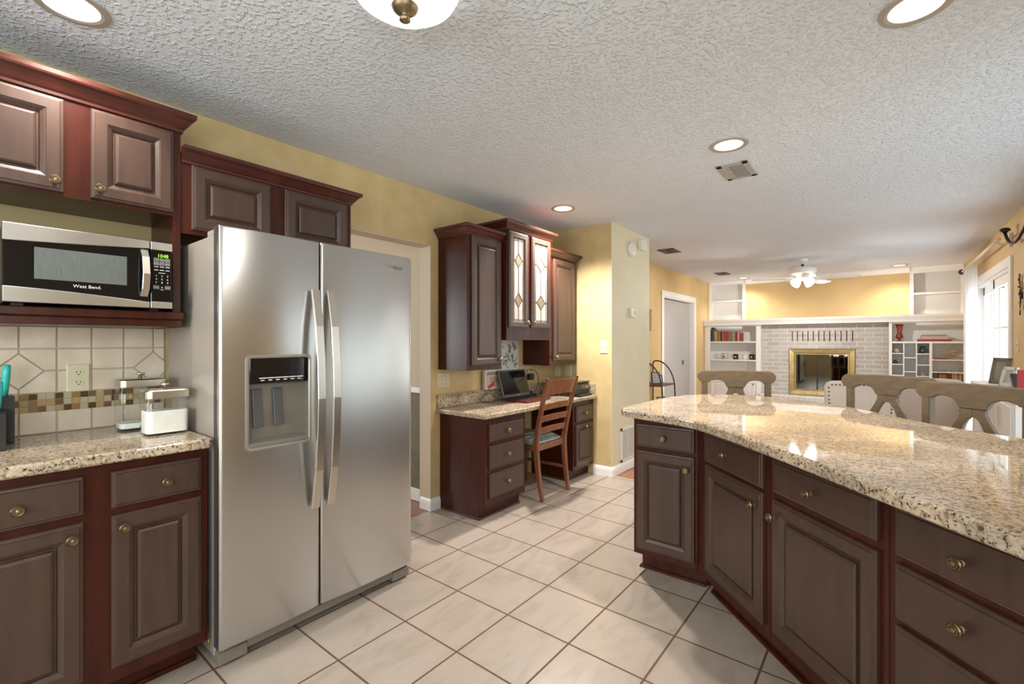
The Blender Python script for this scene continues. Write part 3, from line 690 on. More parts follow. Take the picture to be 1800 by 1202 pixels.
# outlets and plates
def plate(name, lab, cat, fr, u, v, w, h, kind, mat=IVORY, grp=None):
    o = Vector(fr(u, v, 0)); t = thing(name, lab, cat, o, 0, grp)
    part('plate', MB().nested(fr, u - w / 2, u + w / 2, v - h / 2, v + h / 2, [(0, 0), (0, .003), (.004, .006), (.01, .006)]), mat, t)
    if kind == 'outlet':
        for dv in (-.021, .021):
            r = part('receptacle', MB().prism([(u - .016 + (.004 if abs(b_) > .012 else 0) * (1 if a < 0 else -1) + (a + 1) * .016, v + dv + b_) for a, b_ in ((-1, -.009), (-1, .009), (-.7, .014), (.7, .014), (1, .009), (1, -.009), (.7, -.014), (-.7, -.014))], .005, .0078, .0008, 0, 1, fr), mat, t)
            mb = MB()
            for du in (-.006, .006): mb.prism([(u + du - .0012, v + dv - .001), (u + du + .0012, v + dv - .001), (u + du + .0012, v + dv + .007), (u + du - .0012, v + dv + .007)], .0075, .0082, 0, 0, 1, fr)
            mb.lathe([(.0025, 0), (.0025, .0006)], fr(u, v + dv - .007, .0078), Vector(fr(0, 0, 1)) - Vector(fr(0, 0, 0)), 10)
            part('slots', mb, BLACK, r)
    elif kind.startswith('switch'):
        n = int(kind[6:]); 
        for k in range(n):
            uu = u + (k - (n - 1) / 2) * .046 if n < 3 else u + (k % 2 - .5) * .046
            vv = v if n < 3 else v + (k // 2 - 1) * .03
            part('toggle', MB().prism([(uu - .004, vv - .009), (uu + .004, vv - .009), (uu + .004, vv + .009), (uu - .004, vv + .009)], .006, .013, .002, 0, 1, fr), mat, t)
    return t
plate('outlet', 'ivory electrical outlet on the tile backsplash behind the counter', 'outlet', lambda u, v, w: (.0105 + w, u, v), .379, 1.138, .074, .118, 'outlet')
plate('switch_plate', 'ivory switch plate with six small toggles beside the doorway', 'switch', frX(0), 2.498, .990, .125, .115, 'switch6')
plate('outlet', 'ivory outlet with plugs and charger above the desk', 'outlet', frX(0), 3.60, 1.0, .074, .118, 'outlet')
plate('switch_plate', 'ivory phone plate below the right desk cabinet, nearer the corner', 'wall plate', frYm(4.05), .055, .993, .07, .115, 'switch1')
plate('switch_plate', 'ivory switch plate below the right desk cabinet, further from the corner', 'wall plate', frYm(4.05), .188, .993, .07, .115, 'switch1')
plate('switch_plate', 'ivory double switch plate on the mustard wall beside the desk cabinets', 'switch', frYm(4.05), .592, 1.242, .085, .125, 'switch2')
plate('switch_plate', 'ivory switch plate on the wall right of the patio door', 'switch', frXm(XR), 5.98, 1.262, .075, .12, 'switch1')

# ------------------------------------------------------------------ desk area
def desk_upper(lab, y0, y1, z0, z1, xf, knob, yd0, yd1):
    t = thing('wall_cabinet', lab, 'cabinet', (0, (y0 + y1) / 2, z0))
    part('body', MB().box(0.002, xf, y0, y1, z0, z1), MAH, t)
    return t
t = desk_upper('dark wooden wall cabinet with one tall door, left of the glass-door cabinet', 2.442, 2.84, 1.078, 2.125, .31, None, 0, 0)
add_door(t, frX(.31), 2.486, 2.826, 1.113, 2.088, (2.800, 1.150)); part('crown_moulding', crown([(0.002, 2.442), (.31, 2.442), (.31, 2.84)][::-1] if False else [(.31, 2.838), (.31, 2.442), (0.002, 2.442)][::-1] if False else [(0.002, 2.442), (.31, 2.442), (.31, 2.838)], 2.09), CROWN, t)
t = desk_upper('taller dark wall cabinet with two leaded glass doors, in the middle over the desk', 2.842, 3.475, 1.308, 2.22, .36, None, 0, 0)
part('crown_moulding', crown([(0.002, 2.842), (.36, 2.842), (.36, 3.475), (0.002, 3.475)], 2.195), CROWN, t)
LEADM = plain('lead_came', (.10, .085, .065), .45, metal=.7)
PANE = noise_mat('frosted_pink_glass', (.46, .385, .35), (.56, .48, .44), 10, .12, 4, (1, 1, .5)); AMB = noise_mat('bronze_diamond_glass', (.20, .155, .105), (.27, .215, .15), 40, .12, 2)
GDOOR = [(0, 0), (0, .011), (.003, .0145), (.010, .0155), (.0125, .019), (.044, .019), (.049, .014), (.052, .007)]
def glass_door(par, fr, u0, u1, v0, v1, ku):
    mb = MB(); ls = [[fr(u0 + d, v0 + d, w), fr(u1 - d, v0 + d, w), fr(u1 - d, v1 - d, w), fr(u0 + d, v1 - d, w)] for d, w in GDOOR]; mb.loops(ls, True, False)
    d = part('door', mb, ESP, par); a, b2, c, e = u0 + .052, u1 - .052, v0 + .052, v1 - .052
    m = (a + b2) / 2; hw = (b2 - a) * .32; hh = .060; g = MB(); g.prism([(a, c), (b2, c), (b2, e), (a, e)], .0068, .0085, 0, 0, 1, fr)
    for q in (.26, .74):
        zc = c + (e - c) * q; g.prism([(m - hw, zc), (m, zc - hh), (m + hw, zc), (m, zc + hh)], .0086, .0094, 0, 1, 1, fr)
    pn = part('glass_pane', g, [PANE, AMB], d, 'frosted glass with bronze diamonds')
    l = MB(); L = .0022
    def seg(p, q):
        dx, dy = q[0] - p[0], q[1] - p[1]; n = math.hypot(dx, dy); nx, ny = -dy / n * L, dx / n * L
        l.prism([(p[0] + nx, p[1] + ny), (p[0] - nx, p[1] - ny), (q[0] - nx, q[1] - ny), (q[0] + nx, q[1] + ny)], .0086, .0112, 0, 0, 1, fr)
    s0 = .014; seg((a + s0, c), (a + s0, e)); seg((b2 - s0, c), (b2 - s0, e)); seg((a, c + s0), (b2, c + s0)); seg((a, e - s0), (b2, e - s0))
    zs = [c + (e - c) * q for q in (.26, .74)]
    seg((m, c), (m, zs[0] - hh)); seg((m, zs[0] + hh), (m, zs[1] - hh)); seg((m, zs[1] + hh), (m, e))
    for zc in zs:
        for sx in (-1, 1):
            seg((m + sx * hw, zc), (m, zc - hh)); seg((m + sx * hw, zc), (m, zc + hh)); seg((m + sx * hw, zc), (m + sx * (b2 - a) / 2, zc))
    part('lead_lines', l, LEADM, d)
    part('knob', knob_mb(fr, ku, v0 + .045, .019), BRASS, d, 'antique brass knob')
glass_door(t, frX(.36), 2.862, 3.112, 1.408, 2.186, 3.090); glass_door(t, frX(.36), 3.160, 3.447, 1.408, 2.186, 3.186)
t = desk_upper('dark wooden wall cabinet with one tall door in the corner, right of the glass doors', 3.525, 3.99, 1.073, 2.118, .31, None, 0, 0)
add_door(t, frX(.31), 3.575, 3.955, 1.113, 2.065, (3.602, 1.150)); part('crown_moulding', crown([(0.002, 3.525), (.31, 3.525), (.31, 3.99), (0.002, 3.99)], 2.075), CROWN, t)

t = thing('desk_cabinet', 'dark wooden desk pedestal with three drawers, beside the doorway', 'cabinet', (.24, 2.70, 0))
part('body', merge(MB().box(0.002, .475, 2.460, 2.932, .10, .740), MB().box(0.002, .415, 2.460, 2.932, 0.0, .10)), MAH, t)
part('base_shoe', sweep([(0.03, 2.460), (.415, 2.460), (.415, 2.932)], [(0, 0), (.013, 0), (.011, .010), (.005, .015), (0, .015)]), CROWN, t)
F = frX(.475)
add_drawer(t, F, 2.497, 2.900, .565, .690); add_drawer(t, F, 2.497, 2.900, .365, .535); add_drawer(t, F, 2.497, 2.900, .155, .335)
t = thing('desk_cabinet', 'dark wooden desk pedestal with one drawer over a door, in the corner', 'cabinet', (.24, 3.85, 0))
part('body', merge(MB().box(0.002, .475, 3.665, 4.046, .10, .740), MB().box(0.002, .415, 3.665, 4.046, 0, .10)), MAH, t)
part('base_shoe', sweep([(.03, 3.665), (.415, 3.665), (.415, 4.03)], [(0, 0), (.013, 0), (.011, .010), (.005, .015), (0, .015)]), CROWN, t)
add_drawer(t, F, 3.70, 4.015, .545, .690); add_door(t, F, 3.70, 4.015, .135, .520, (3.855, .490), SLIM)
mb = MB().prism([(0.002, 2.418), (.508, 2.418), (.518, 2.428), (.518, 4.046), (.002, 4.046)], .741, .776, .008, 0, 3)
ct = solo('countertop', mb, GRAN, 'speckled granite desk top with low backsplash under the wall cabinets', 'countertop')
solo('backsplash', merge(MB().box(0.001, .022, 2.425, 4.046, .777, .880, .004), MB().box(.0225, .50, 4.026, 4.047, .777, .880, .004)), GRAN, 'low granite upstand along the wall behind the laptop', 'backsplash')
# laptop
t = thing('laptop', 'open black and red laptop on the desk top', 'laptop', (.22, 3.27, .776))
part('base', MB().box(.145, .375, 3.09, 3.455, .779, .797, .006), plain('dark_red_laptop', (.10, .015, .013), .3), t)
part('keyboard', MB().box(.165, .285, 3.11, 3.435, .797, .799, .001), BLACK, t); part('touchpad', MB().box(.295, .365, 3.21, 3.32, .797, .7978, .0003), plain('laptop_touchpad', (.06, .012, .01), .35), t)
R_ = Matrix.Rotation(math.radians(-17), 3, 'Y'); hg = Vector((.145, 0, .800))
def scr(x0, x1, y0, y1, z0, z1, b):
    m = MB().box(x0, x1, y0, y1, z0, z1, b); m.v = [tuple(hg + R_ @ Vector((p[0], 0, p[2])) + Vector((0, p[1], 0))) for p in m.v]; return m
s_ = part('screen', scr(-.008, .004, 3.062, 3.455, .002, .250, .005), DGREY, t)
part('display', scr(.004, .0048, 3.080, 3.438, .030, .235, .0002), BLACKG, s_); part('logo', scr(.0042, .005, 3.266, 3.276, .012, .022, .0002), PRINT, s_)
for y in (3.1, 3.42): pass
mb = MB()
for x in (.16, .35):
    for y in (3.11, 3.43): mb.lathe([(.008, 0), (.008, .004)], (x, y, .776), 'z', 10)
part('rubber_foot', mb, BLACK, t)
# printer
t = thing('printer', 'black inkjet printer at the right end of the desk', 'printer', (.30, 3.86, .776))
part('body', MB().box(.15, .455, 3.72, 4.00, .777, .895, .012), BLACK, t); part('lid', MB().box(.145, .460, 3.715, 4.005, .895, .913, .006), plain('glossy_black', (.01, .01, .011), .15), t)
part('control_panel', MB().box(.455, .467, 3.735, 3.985, .835, .893, .004), plain('printer_panel', (.02, .02, .021), .2), t)
part('display', MB().box(.467, .4685, 3.83, 3.89, .848, .880, .0005), plain('printer_display', (.13, .09, .06), .2), t)
mb = MB()
for k in range(6): mb.box(.467, .4685, 3.905 + .024 * (k % 3), 3.917 + .024 * (k % 3), .850 + .016 * (k // 3), .856 + .016 * (k // 3))
part('buttons', mb, PRINT, t)
part('paper_tray', MB().box(.40, .505, 3.75, 3.97, .7765, .800, .005), BLACK, t)
# memo board, block frame, candle, charger, power strip, cords
t = thing('memo_board', 'white memo board with black scrolls on the wall above the laptop', 'memo board', (.004, 3.33, 1.03))
part('board', MB().box(0.001, .016, 3.18, 3.44, 1.028, 1.308, .003), plain('memo_white', (.62, .66, .62), .5), t)
mb = MB()
for k in range(46):
    cy, cz, r0 = random.uniform(3.205, 3.415), random.uniform(1.05, 1.285), random.uniform(.010, .022); ph = random.uniform(0, 6.28); sg = random.choice((-1, 1))
    n = 16; pts = []
    for i in range(n + 1):
        a = ph + sg * i / n * 8.0; r = r0 * (1 - .85 * i / n); pts.append((.0166, cy + r * math.cos(a), cz + r * math.sin(a)))
    mb.tube(pts, .0019, 4)
part('scroll_pattern', mb, BLACK, t); part('note', MB().box(.0172, .0182, 3.20, 3.245, 1.165, 1.21), PRINT, t)
t = thing('picture_block', 'square picture block leaning on the wall behind the laptop', 'picture', (.05, 3.03, .881))
part('block', MB().box(.023, .055, 2.925, 3.16, .8815, 1.050, .004), plain('block_white', (.58, .53, .48), .5), t)
mb = MB().box(.055, .0556, 2.94, 3.145, .895, 1.035, mi=0)
mb.box(.0556, .0561, 2.96, 3.05, .90, .93, mi=1, rot=Matrix.Rotation(.4, 3, 'X')); mb.box(.0556, .0561, 2.95, 3.14, 1.005, 1.03, mi=2); mb.box(.0556, .0561, 2.985, 3.10, .935, .99, mi=3)
part('picture', mb, [plain('pic_pink', (.48, .36, .31), .5), plain('pic_red', (.40, .06, .04), .5), plain('pic_grey', (.20, .19, .19), .5), plain('pic_tan', (.36, .25, .18), .5)], t)
t = thing('candle_jar', 'small yellow candle jar standing on the picture block', 'candle', (.04, 3.11, 1.050))
part('jar', MB().lathe([(.024, 0), (.027, .004), (.027, .055), (.025, .058)], (.040, 3.128, 1.0505), 'z', 20), plain('candle_glass', (.52, .50, .28), .2), t); part('wax', MB().lathe([(.0275, .004), (.0275, .030)], (.040, 3.128, 1.0505), 'z', 20), plain('label_yellow', (.62, .52, .22), .5), t)
solo('charger', merge(MB().box(.0085, .060, 3.575, 3.635, .925, .985, .006), MB().box(.060, .062, 3.588, 3.606, .932, .942)), BLACK, 'black charger block plugged into the outlet over the desk', 'charger')
t = thing('power_strip', 'black power strip on the desk beside the charger', 'power strip', (.09, 3.58, .776))
part('body', MB().box(.045, .115, 3.49, 3.60, .7765, .800, .006), BLACK, t); part('plug', MB().box(.06, .09, 3.53, 3.56, .800, .828, .005), BLACK, t)
def cord(pts, r, lab):
    P = [Vector(p) for p in pts]; out = []
    for i in range(len(P) - 1):
        p0, p1, p2, p3 = P[max(i - 1, 0)], P[i], P[i + 1], P[min(i + 2, len(P) - 1)]
        for k in range(6):
            u = k / 6; out.append(.5 * ((2 * p1) + (p2 - p0) * u + (2 * p0 - 5 * p1 + 4 * p2 - p3) * u * u + (3 * p1 - p0 - 3 * p2 + p3) * u ** 3))
    out.append(P[-1]); solo('cord', MB().tube(out, r, 7), BLACK, lab, 'cord', origin=tuple(P[0]))
cord([(.014, 3.60, 1.022), (.045, 3.605, 1.024), (.06, 3.66, 1.0), (.06, 3.70, .93), (.07, 3.66, .84), (.075, 3.60, .81)], .0035, 'black cord running from the outlet to the power strip')
cord([(.014, 3.578, 1.022), (.04, 3.54, 1.01), (.05, 3.47, .97), (.055, 3.50, .88), (.06, 3.545, .805)], .003, 'thin black cord hanging from the outlet behind the laptop screen')
cord([(.145, 3.085, .79), (.10, 3.05, .80), (.05, 2.98, .85), (.04, 2.92, .83), (.05, 2.88, .785), (.08, 2.93, .781), (.10, 3.00, .781)], .003, 'looped black cord at the left side of the laptop')

# desk chair (back towards the room)
t = thing('dining_chair', 'brown ladder-back wooden chair with a blue-grey cushion, pulled up to the desk', 'chair', (.36, 3.26, 0))
def postx(z): return .50 + .055 * max(0, (0.45 - z) / .45) ** 1.6 + .125 * max(0, (z - .45) / .54) ** 1.25
ZS = [0, .12, .25, .38, .46, .58, .70, .82, .92, 1.0]
PY = {}
for yf, yt, nm in ((3.062, 3.036, 0), (3.455, 3.484, 1)):
    part('rear_leg', MB().bar([(postx(z), yf + (yt - yf) * z, z) for z in ZS], [.028, .032, .034, .036, .036, .034, .032, .03, .028, .024], [.030, .036, .042, .046, .046, .042, .038, .034, .030, .024], (0, 1, 0)), CHAIRW, t)
def slat(z0, z1, bow, th, nm):
    zc = (z0 + z1) / 2; a, b_ = 3.062 + (3.036 - 3.062) * zc + .012, 3.455 + (3.484 - 3.455) * zc - .012; n = 10; L0, L1 = [], []
    for i in range(n + 1):
        u = i / n; y = a + (b_ - a) * u; bw = bow * 4 * u * (1 - u); arch = .012 * 4 * u * (1 - u)
        L0.append([(postx(z0) + bw - th / 2, y, z0 + arch), (postx(z0) + bw + th / 2, y, z0 + arch), (postx(z1) + bw + th / 2, y, z1 + arch * (0 if nm == 'crest_rail' else 1)), (postx(z1) + bw - th / 2, y, z1 + arch * (0 if nm == 'crest_rail' else 1))])
    part(nm, MB().loops(L0, True, True), CHAIRW, t)
slat(.855, .985, .035, .016, 'crest_rail'); slat(.735, .785, .03, .014, 'slat'); slat(.635, .685, .025, .014, 'slat'); slat(.535, .585, .02, .014, 'slat')
mb = MB().box(.08, .505, 3.045, 3.475, .395, .445, .006); part('seat_frame', mb, CHAIRW, t)
mb = MB(); n = 12
for i in range(1):
    vs = []; fs = []
    for iu in range(n + 1):
        for iv in range(n + 1):
            u, v = iu / n, iv / n; e = min(1, 6 * u * (1 - u) + .0) * min(1, 6 * v * (1 - v)); vs.append((.085 + .40 * u, 3.05 + .42 * v, .449 + .055 * e ** .5))
    for iu in range(n):
        for iv in range(n): k = iu * (n + 1) + iv; fs.append((k, k + n + 1, k + n + 2, k + 1))
    k0 = len(vs); vs += [(.085, 3.05, .446), (.485, 3.05, .446), (.485, 3.47, .446), (.085, 3.47, .446)]; fs.append((k0, k0 + 3, k0 + 2, k0 + 1))
    mb.add(vs, fs, 0, True)
part('cushion', mb, CUSH, t)
for y in (3.065, 3.452): part('front_leg', MB().bar([(.10, y, 0), (.10, y, .40)], [.028, .038], [.028, .038], (0, 1, 0)), CHAIRW, t)
for y in (3.065, 3.452): part('stretcher', MB().bar([(.10, y, .20), (.52, y, .20)], .018, .026, (0, 1, 0)), CHAIRW, t)

# ------------------------------------------------------------------ peninsula
KF = 4.426; S2 = math.sqrt(.5)
C0 = Vector((1.946, 2.48))
def ang(tc, dback, z=None):   # t along the face (t = (x-y)/sqrt2), dback behind the face
    q = KF / math.sqrt(2) + dback; x = (q + tc) * S2; y = (q - tc) * S2
    return (x, y) if z is None else (x, y, z)
def frA(u, v, w): return (*ang(u, -w), v)
def polybox(poly, z0, z1): return MB().prism(poly, z0, z1)
t = thing('base_cabinet', 'narrow dark island cabinet at the tip, one drawer over one door', 'cabinet', (1.77, 2.75, 0), 0)
bis = lambda d: (C0.x + d * .4142, C0.y + d)
part('body', polybox([(1.597, 2.48), (1.9445, 2.48), (bis(.58)[0] - .0015, 3.06), (1.597, 3.06)], .10, .868), MAH, t)
part('toe_kick', merge(polybox([(1.62, 2.545), (bis(.065)[0] - .002, 2.545), (bis(.56)[0] - .002, 3.04), (1.62, 3.04)], 0, .10), sweep([(1.62, 3.04), (1.62, 2.545), (1.968, 2.545)], [(0, 0), (.014, 0), (.012, .012), (.005, .017), (0, .017)])), MAH, t)
F = frYm(2.48)
add_drawer(t, F, 1.617, 1.934, .707, .834); add_door(t, F, 1.617, 1.934, .133, .686, (1.897, .620))
def ang_unit(lab, t0, t1, first=False):
    c = ang((t0 + t1) / 2, .3); t = thing('base_cabinet', lab, 'cabinet', (c[0], c[1], 0), 0)
    pb = [ang(t0 + .0015, 0), ang(t1 - .0015, 0), ang(t1 - .0015, .58), ang(t0 + .0015 + (.2402 if first else 0), .58)]
    part('body', polybox(pb, .10, .868), MAH, t)
    k0 = .03 if first else .002
    part('toe_kick', merge(polybox([ang(t0 + k0, .07), ang(t1 - .002, .07), ang(t1 - .002, .56), ang(t0 + .01 + (.235 if first else 0), .56)], 0, .10),
         sweep([ang(t0 + k0, .07), ang(t1 - .002, .07)][::-1] if False else [ang(t0 + k0, .07), ang(t1 - .002, .07)], [(0, 0), (.014, 0), (.012, .012), (.005, .017), (0, .017)])), MAH, t)
    return t
t = ang_unit('dark angled island cabinet next to the tip, knob at the top right of its door', -.378, .194, True)
add_drawer(t, frA, -.284, .163, .697, .843, -.09, .772); add_door(t, frA, -.280, .163, .147, .682, (.118, .618))
t = ang_unit('dark angled island cabinet beside the drawer bank, knob at the top left of its door', .194, .709)
add_drawer(t, frA, .224, .680, .706, .835, .43, .765); add_door(t, frA, .222, .680, .155, .678, (.240, .612))
t = ang_unit('dark island drawer bank at the right end with three wide drawers', .709, 1.42)
for z0, z1, zk in ((.695, .832, .757), (.519, .674, .597), (.155, .500, .33)): add_drawer(t, frA, .738, 1.10, z0, z1, .918, zk)
far = [(1.524, 2.75), (1.529, 2.947), (1.552, 3.16), (1.602, 3.34), (1.70, 3.485), (1.83, 3.569), (1.96, 3.605), (2.08, 3.593), (2.25, 3.543), (2.42, 3.444), (2.54, 3.33), (2.646, 3.202), (2.725, 3.085), (2.803, 2.97), (2.89, 2.865), (2.982, 2.776), (3.131, 2.67), (3.32, 2.56), (3.50, 2.48), (3.622, 2.44)]
front = [(3.622, .56), (3.30, .90), (3.10, 1.105), (2.912, 1.305), (2.752, 1.485), (2.634, 1.618), (2.471, 1.80), (2.35, 1.93), (2.239, 2.050), (2.15, 2.135), (2.07, 2.215), (1.99, 2.278), (1.90, 2.325), (1.80, 2.352), (1.70, 2.378), (1.60, 2.415), (1.55, 2.435), (1.530, 2.455), (1.521, 2.50), (1.520, 2.62)]
slab('countertop', far + front, .869, .914, 'large curved granite island countertop with a glossy speckled top', .012)

# bar stools (napoleon backs)
def stool(loc, rz, lab):
    t = thing('bar_stool', lab, 'bar stool', loc, rz, 'bar stools along the island')
    H = 1.080; W = .265
    # seat faces local -Y side (towards the counter); the back stands at local y = +.19
    def fb(a, b_, c): return (a, .19 + c, b_)
    def arc(cx, cz, rx, rz_, a0, a1, n=8): return [(cx + rx * math.cos(math.radians(a0 + (a1 - a0) * i / n)), cz + rz_ * math.sin(math.radians(a0 + (a1 - a0) * i / n))) for i in range(n + 1)]
    right = [(0, H)] + [(.08, H - .001), (.16, H - .004)] + arc(.215, H - .049, .05, .045, 85, -90, 10) + [(.200, H - .090)] + arc(.130, H - .108, .060, .036, 25, 165, 10) + [(.063, H - .118), (.058, H - .126), (.050, H - .128)]
    poly = right + [(-x, z) for x, z in right[::-1][:-1]]
    part('top_rail', MB().prism(poly, -.016, .016, .005, 0, 2, fb), STOOLW, t, local=True)
    for sx in (-1, 1):
        part('upright', MB().bar([(sx * .213, .19, .63), (sx * .213, .19, H - .090)], .042, .034, (1, 0, 0)), STOOLW, t, local=True)
    # lyre splat
    def side(sx): return [(sx * .052, H - .129), (sx * .052, H - .150), (sx * .066, H - .185), (sx * .094, H - .235), (sx * .108, H - .30), (sx * .098, H - .37), (sx * .078, H - .42)]
    inn = [(.0, H - .168), (.014, H - .172), (.027, H - .188), (.040, H - .215), (.056, H - .255), (.064, H - .30), (.056, H - .36), (.036, H - .42)]
    polyR = side(1) + inn[::-1]
    sp = MB()
    for sx in (1, -1): sp.prism([(sx * abs(x), z) for x, z in (side(1) + inn[::-1] + [(0, H - .129)])], -.013, .013, .003, 0, 2, fb)
    part('splat', sp, STOOLW, t, local=True)
    part('lower_rail', MB().box(-.20, .20, .178, .202, .635, .672, .004), STOOLW, t, local=True)
    part('seat', MB().prism([(-.22, .20), (.22, .20), (.235, .0), (.225, -.19), (.18, -.21), (-.18, -.21), (-.225, -.19), (-.235, 0)], .60, .640, .010, 0, 3), STOOLW, t, local=True)
    for sx in (-1, 1):
        for y, y2 in ((.18, .215), (-.17, -.195)):
            part('leg', MB().bar([(sx * .215, y2, 0), (sx * .205, y, .60)], [.028, .036], [.028, .036], (1, 0, 0)), STOOLW, t, local=True)
    for sx in (-1, 1): part('stretcher', MB().bar([(sx * .211, -.188, .18), (sx * .211, .207, .18)], .02, .028, (1, 0, 0)), STOOLW, t, local=True)
    part('footrest', MB().bar([(-.211, -.188, .23), (.211, -.188, .23)], .028, .02, (0, 1, 0)), STOOLW, t, local=True)
    return t
def place_stool(u, d, facing_deg, lab):
    l = (u - 900) / 812 * d; a = math.radians(YAW); X = CAMX - math.sin(a) * d + math.cos(a) * l; Y = math.cos(a) * d + math.sin(a) * l
    rz = math.radians(facing_deg)     # local +Y (the back's outside) points along rz+90
    ox, oy = -math.sin(rz) * .19, math.cos(rz) * .19
    return stool((X - ox, Y - oy, 0), rz, lab)
place_stool(1293, 3.44, 20, 'weathered taupe bar stool nearest the pier, in front of the bookcase mugs')
place_stool(1560, 2.93, -25, 'weathered taupe bar stool in the middle of the three, overlapping a nailhead chair')
place_stool(1712, 2.33, -38, 'weathered taupe bar stool at the right end, before the white sideboard')

# upholstered dining chairs
def uph(loc, rz, lab):
    t = thing('upholstered_chair', lab, 'chair', loc, rz, 'cream nailhead dining chairs')
    n = 12; H = .965
    right = [(.0, H), (.10, H), (.19, H - .004), (.225, H - .020), (.242, H - .06), (.238, H - .16), (.225, H - .30), (.215, .40)]
    poly = right + [(-x, z) for x, z in right[::-1][:-1]]
    part('backrest', MB().prism(poly, -.035, .035, .02, 0, 4, lambda a, b_, c: (a, -.21 + c, b_)), LINEN, t, local=True)
    nb = MB(); path = [(-.19, .45), (-.20, H - .30), (-.212, H - .16), (-.214, H - .06), (-.19, H - .034), (0, H - .030), (.19, H - .034), (.214, H - .06), (.212, H - .16), (.20, H - .30), (.19, .45)]
    for i in range(len(path) - 1):
        p, q = Vector(path[i]), Vector(path[i + 1]); k = max(1, int((q - p).length / .026))
        for j in range(k):
            c = p + (q - p) * (j / k); nb.lathe([(.0065, 0), (.005, .003), (0, .004)], (c.x, -.2455, c.y), (0, -1, 0), 8)
    part('nailheads', nb, IRON, t, 'dark nailhead trim', local=True)
    part('seat', MB().box(-.24, .24, -.18, .26, .38, .49, .03, seg=4), LINEN, t, local=True)
    for sx in (-1, 1):
        for y in (-.19, .22): part('leg', MB().bar([(sx * .205, y, 0), (sx * .205, y, .39)], [.026, .04], [.026, .04], (0, 1, 0)), MAH, t, local=True)
    return t
uph((2.50, 5.0, 0), math.radians(12), 'cream nailhead dining chair in front of the fireplace doors')
uph((3.01, 5.80, 0), math.radians(2), 'cream nailhead dining chair behind the gap between the two right bar stools')

# ------------------------------------------------------------------ pier things
F = lambda u, v, w: (.672 + w, u, v)
t = thing('thermostat', 'small white thermostat on the window-lit side of the pier', 'thermostat', (.672, 4.5, 1.55))
part('housing', MB().box(.672, .700, 4.44, 4.56, 1.545, 1.64, .006), WHITEP, t); part('display', MB().box(.700, .7015, 4.475, 4.545, 1.565, 1.625), plain('thermostat_face', (.40, .28, .11), .4), t)
solo('smoke_detector', MB().lathe([(.074, 0), (.074, .018), (.062, .034), (.03, .036), (0, .036)], (.672, 4.475, 2.245), 'x', 28), WHITEP, 'round white smoke detector high on the window-lit side of the pier', 'smoke detector')
solo('door_chime', MB().box(.672, .715, 4.655, 4.80, 2.27, 2.375, .005), WHITEP, 'small white door chime box at the top of the pier', 'door chime')
t = thing('return_grille', 'white slatted return air grille low on the pier', 'vent', (.672, 4.39, .095))
mb = MB(); y0, y1, z0, z1 = 4.235, 4.56, .095, .435
for a, b_, c, e in ((y0, y0 + .03, z0, z1), (y1 - .03, y1, z0, z1), (y0, y1, z0, z0 + .03), (y0, y1, z1 - .03, z1)): mb.box(.672, .684, a, b_, c, e, .002)
part('frame', mb, WHITEP, t); part('duct', MB().box(.6721, .674, y0 + .03, y1 - .03, z0 + .03, z1 - .03), plain('duct_grey', (.18, .17, .15), .8), t)
mb = MB()
for k in range(19): mb.box(.674, .683, y0 + .03, y1 - .03, z0 + .034 + k * .0145, z0 + .042 + k * .0145)
mb.box(.675, .684, (y0 + y1) / 2 - .005, (y0 + y1) / 2 + .005, z0 + .03, z1 - .03)
part('slats', mb, WHITEP, t)

# ------------------------------------------------------------------ ceiling things
LAMP = emis('lamp_glow', (1.0, .93, .82), 14)
TRIMM = plain('can_trim', (.40, .36, .32), .4)
CL = ['recessed ceiling light nearest the ceiling vent, above the island', 'small recessed ceiling light over the desk', 'recessed ceiling light at the top right, over the near island', 'recessed ceiling light at the top left, over the wall cabinets', 'recessed ceiling light in front of the right upper bookcase', 'recessed ceiling light in front of the left upper bookcase']
can = None
for (cx, cy), lab, pw in zip(CANS, CL, (1.15, 2.6, .15, .55, .40, .40)):
    if can is None:
        can = thing('recessed_light', lab, 'ceiling light', (cx, cy, 2.44), 0, 'recessed ceiling lights')
        part('trim_ring', MB().loops([[(r * math.cos(2 * PI * i / 40), r * math.sin(2 * PI * i / 40), z) for i in range(40)] for r, z in ((.104, 0), (.102, -.006), (.086, -.007), (.077, -.004), (.0765, .010))], False, False, 0, False), TRIMM, can, local=True)
        part('baffle', MB().loops([[(r * math.cos(2 * PI * i / 40), r * math.sin(2 * PI * i / 40), z) for i in range(40)] for r, z in ((.0765, .010), (.066, .075), (.055, .08))], False, False, 0, True), TRIMM, can, local=True)
        part('lamp', MB().lathe([(.053, .058), (.053, .050), (.042, .044), (.02, .041), (0, .040)], (0, 0, 0), 'z', 28), LAMP, can, local=True)
    else: dup(can, (cx, cy, 2.44), None, lab)
    l = bpy.data.lights.new('can_lamp', 'SPOT'); l.energy = CAN_W * pw; l.color = WARM; l.spot_size = math.radians(130); l.spot_blend = .8; l.shadow_soft_size = .05; l.specular_factor = .05
    o = bpy.data.objects.new('can_lamp', l); COL.objects.link(o); o.location = (cx, cy, 2.425)
t = thing('ceiling_light', 'flush bowl ceiling light with a bronze finial over the kitchen', 'ceiling light', (1.52, .95, 2.44))
cx, cy = 1.545, .908
part('canopy', MB().lathe([(.07, 0), (.07, -.02), (.02, -.03), (.012, -.03), (.012, -.09)], (cx, cy, 2.44), 'z', 28), BRASS, t)
part('glass_bowl', MB().lathe([(.165, -.050), (.168, -.053), (.158, -.072), (.125, -.096), (.075, -.110), (.0, -.115)], (cx, cy, 2.44), 'z', 40, cap=False), emis('bowl_glow', (1.0, .97, .92), 1.15), t)
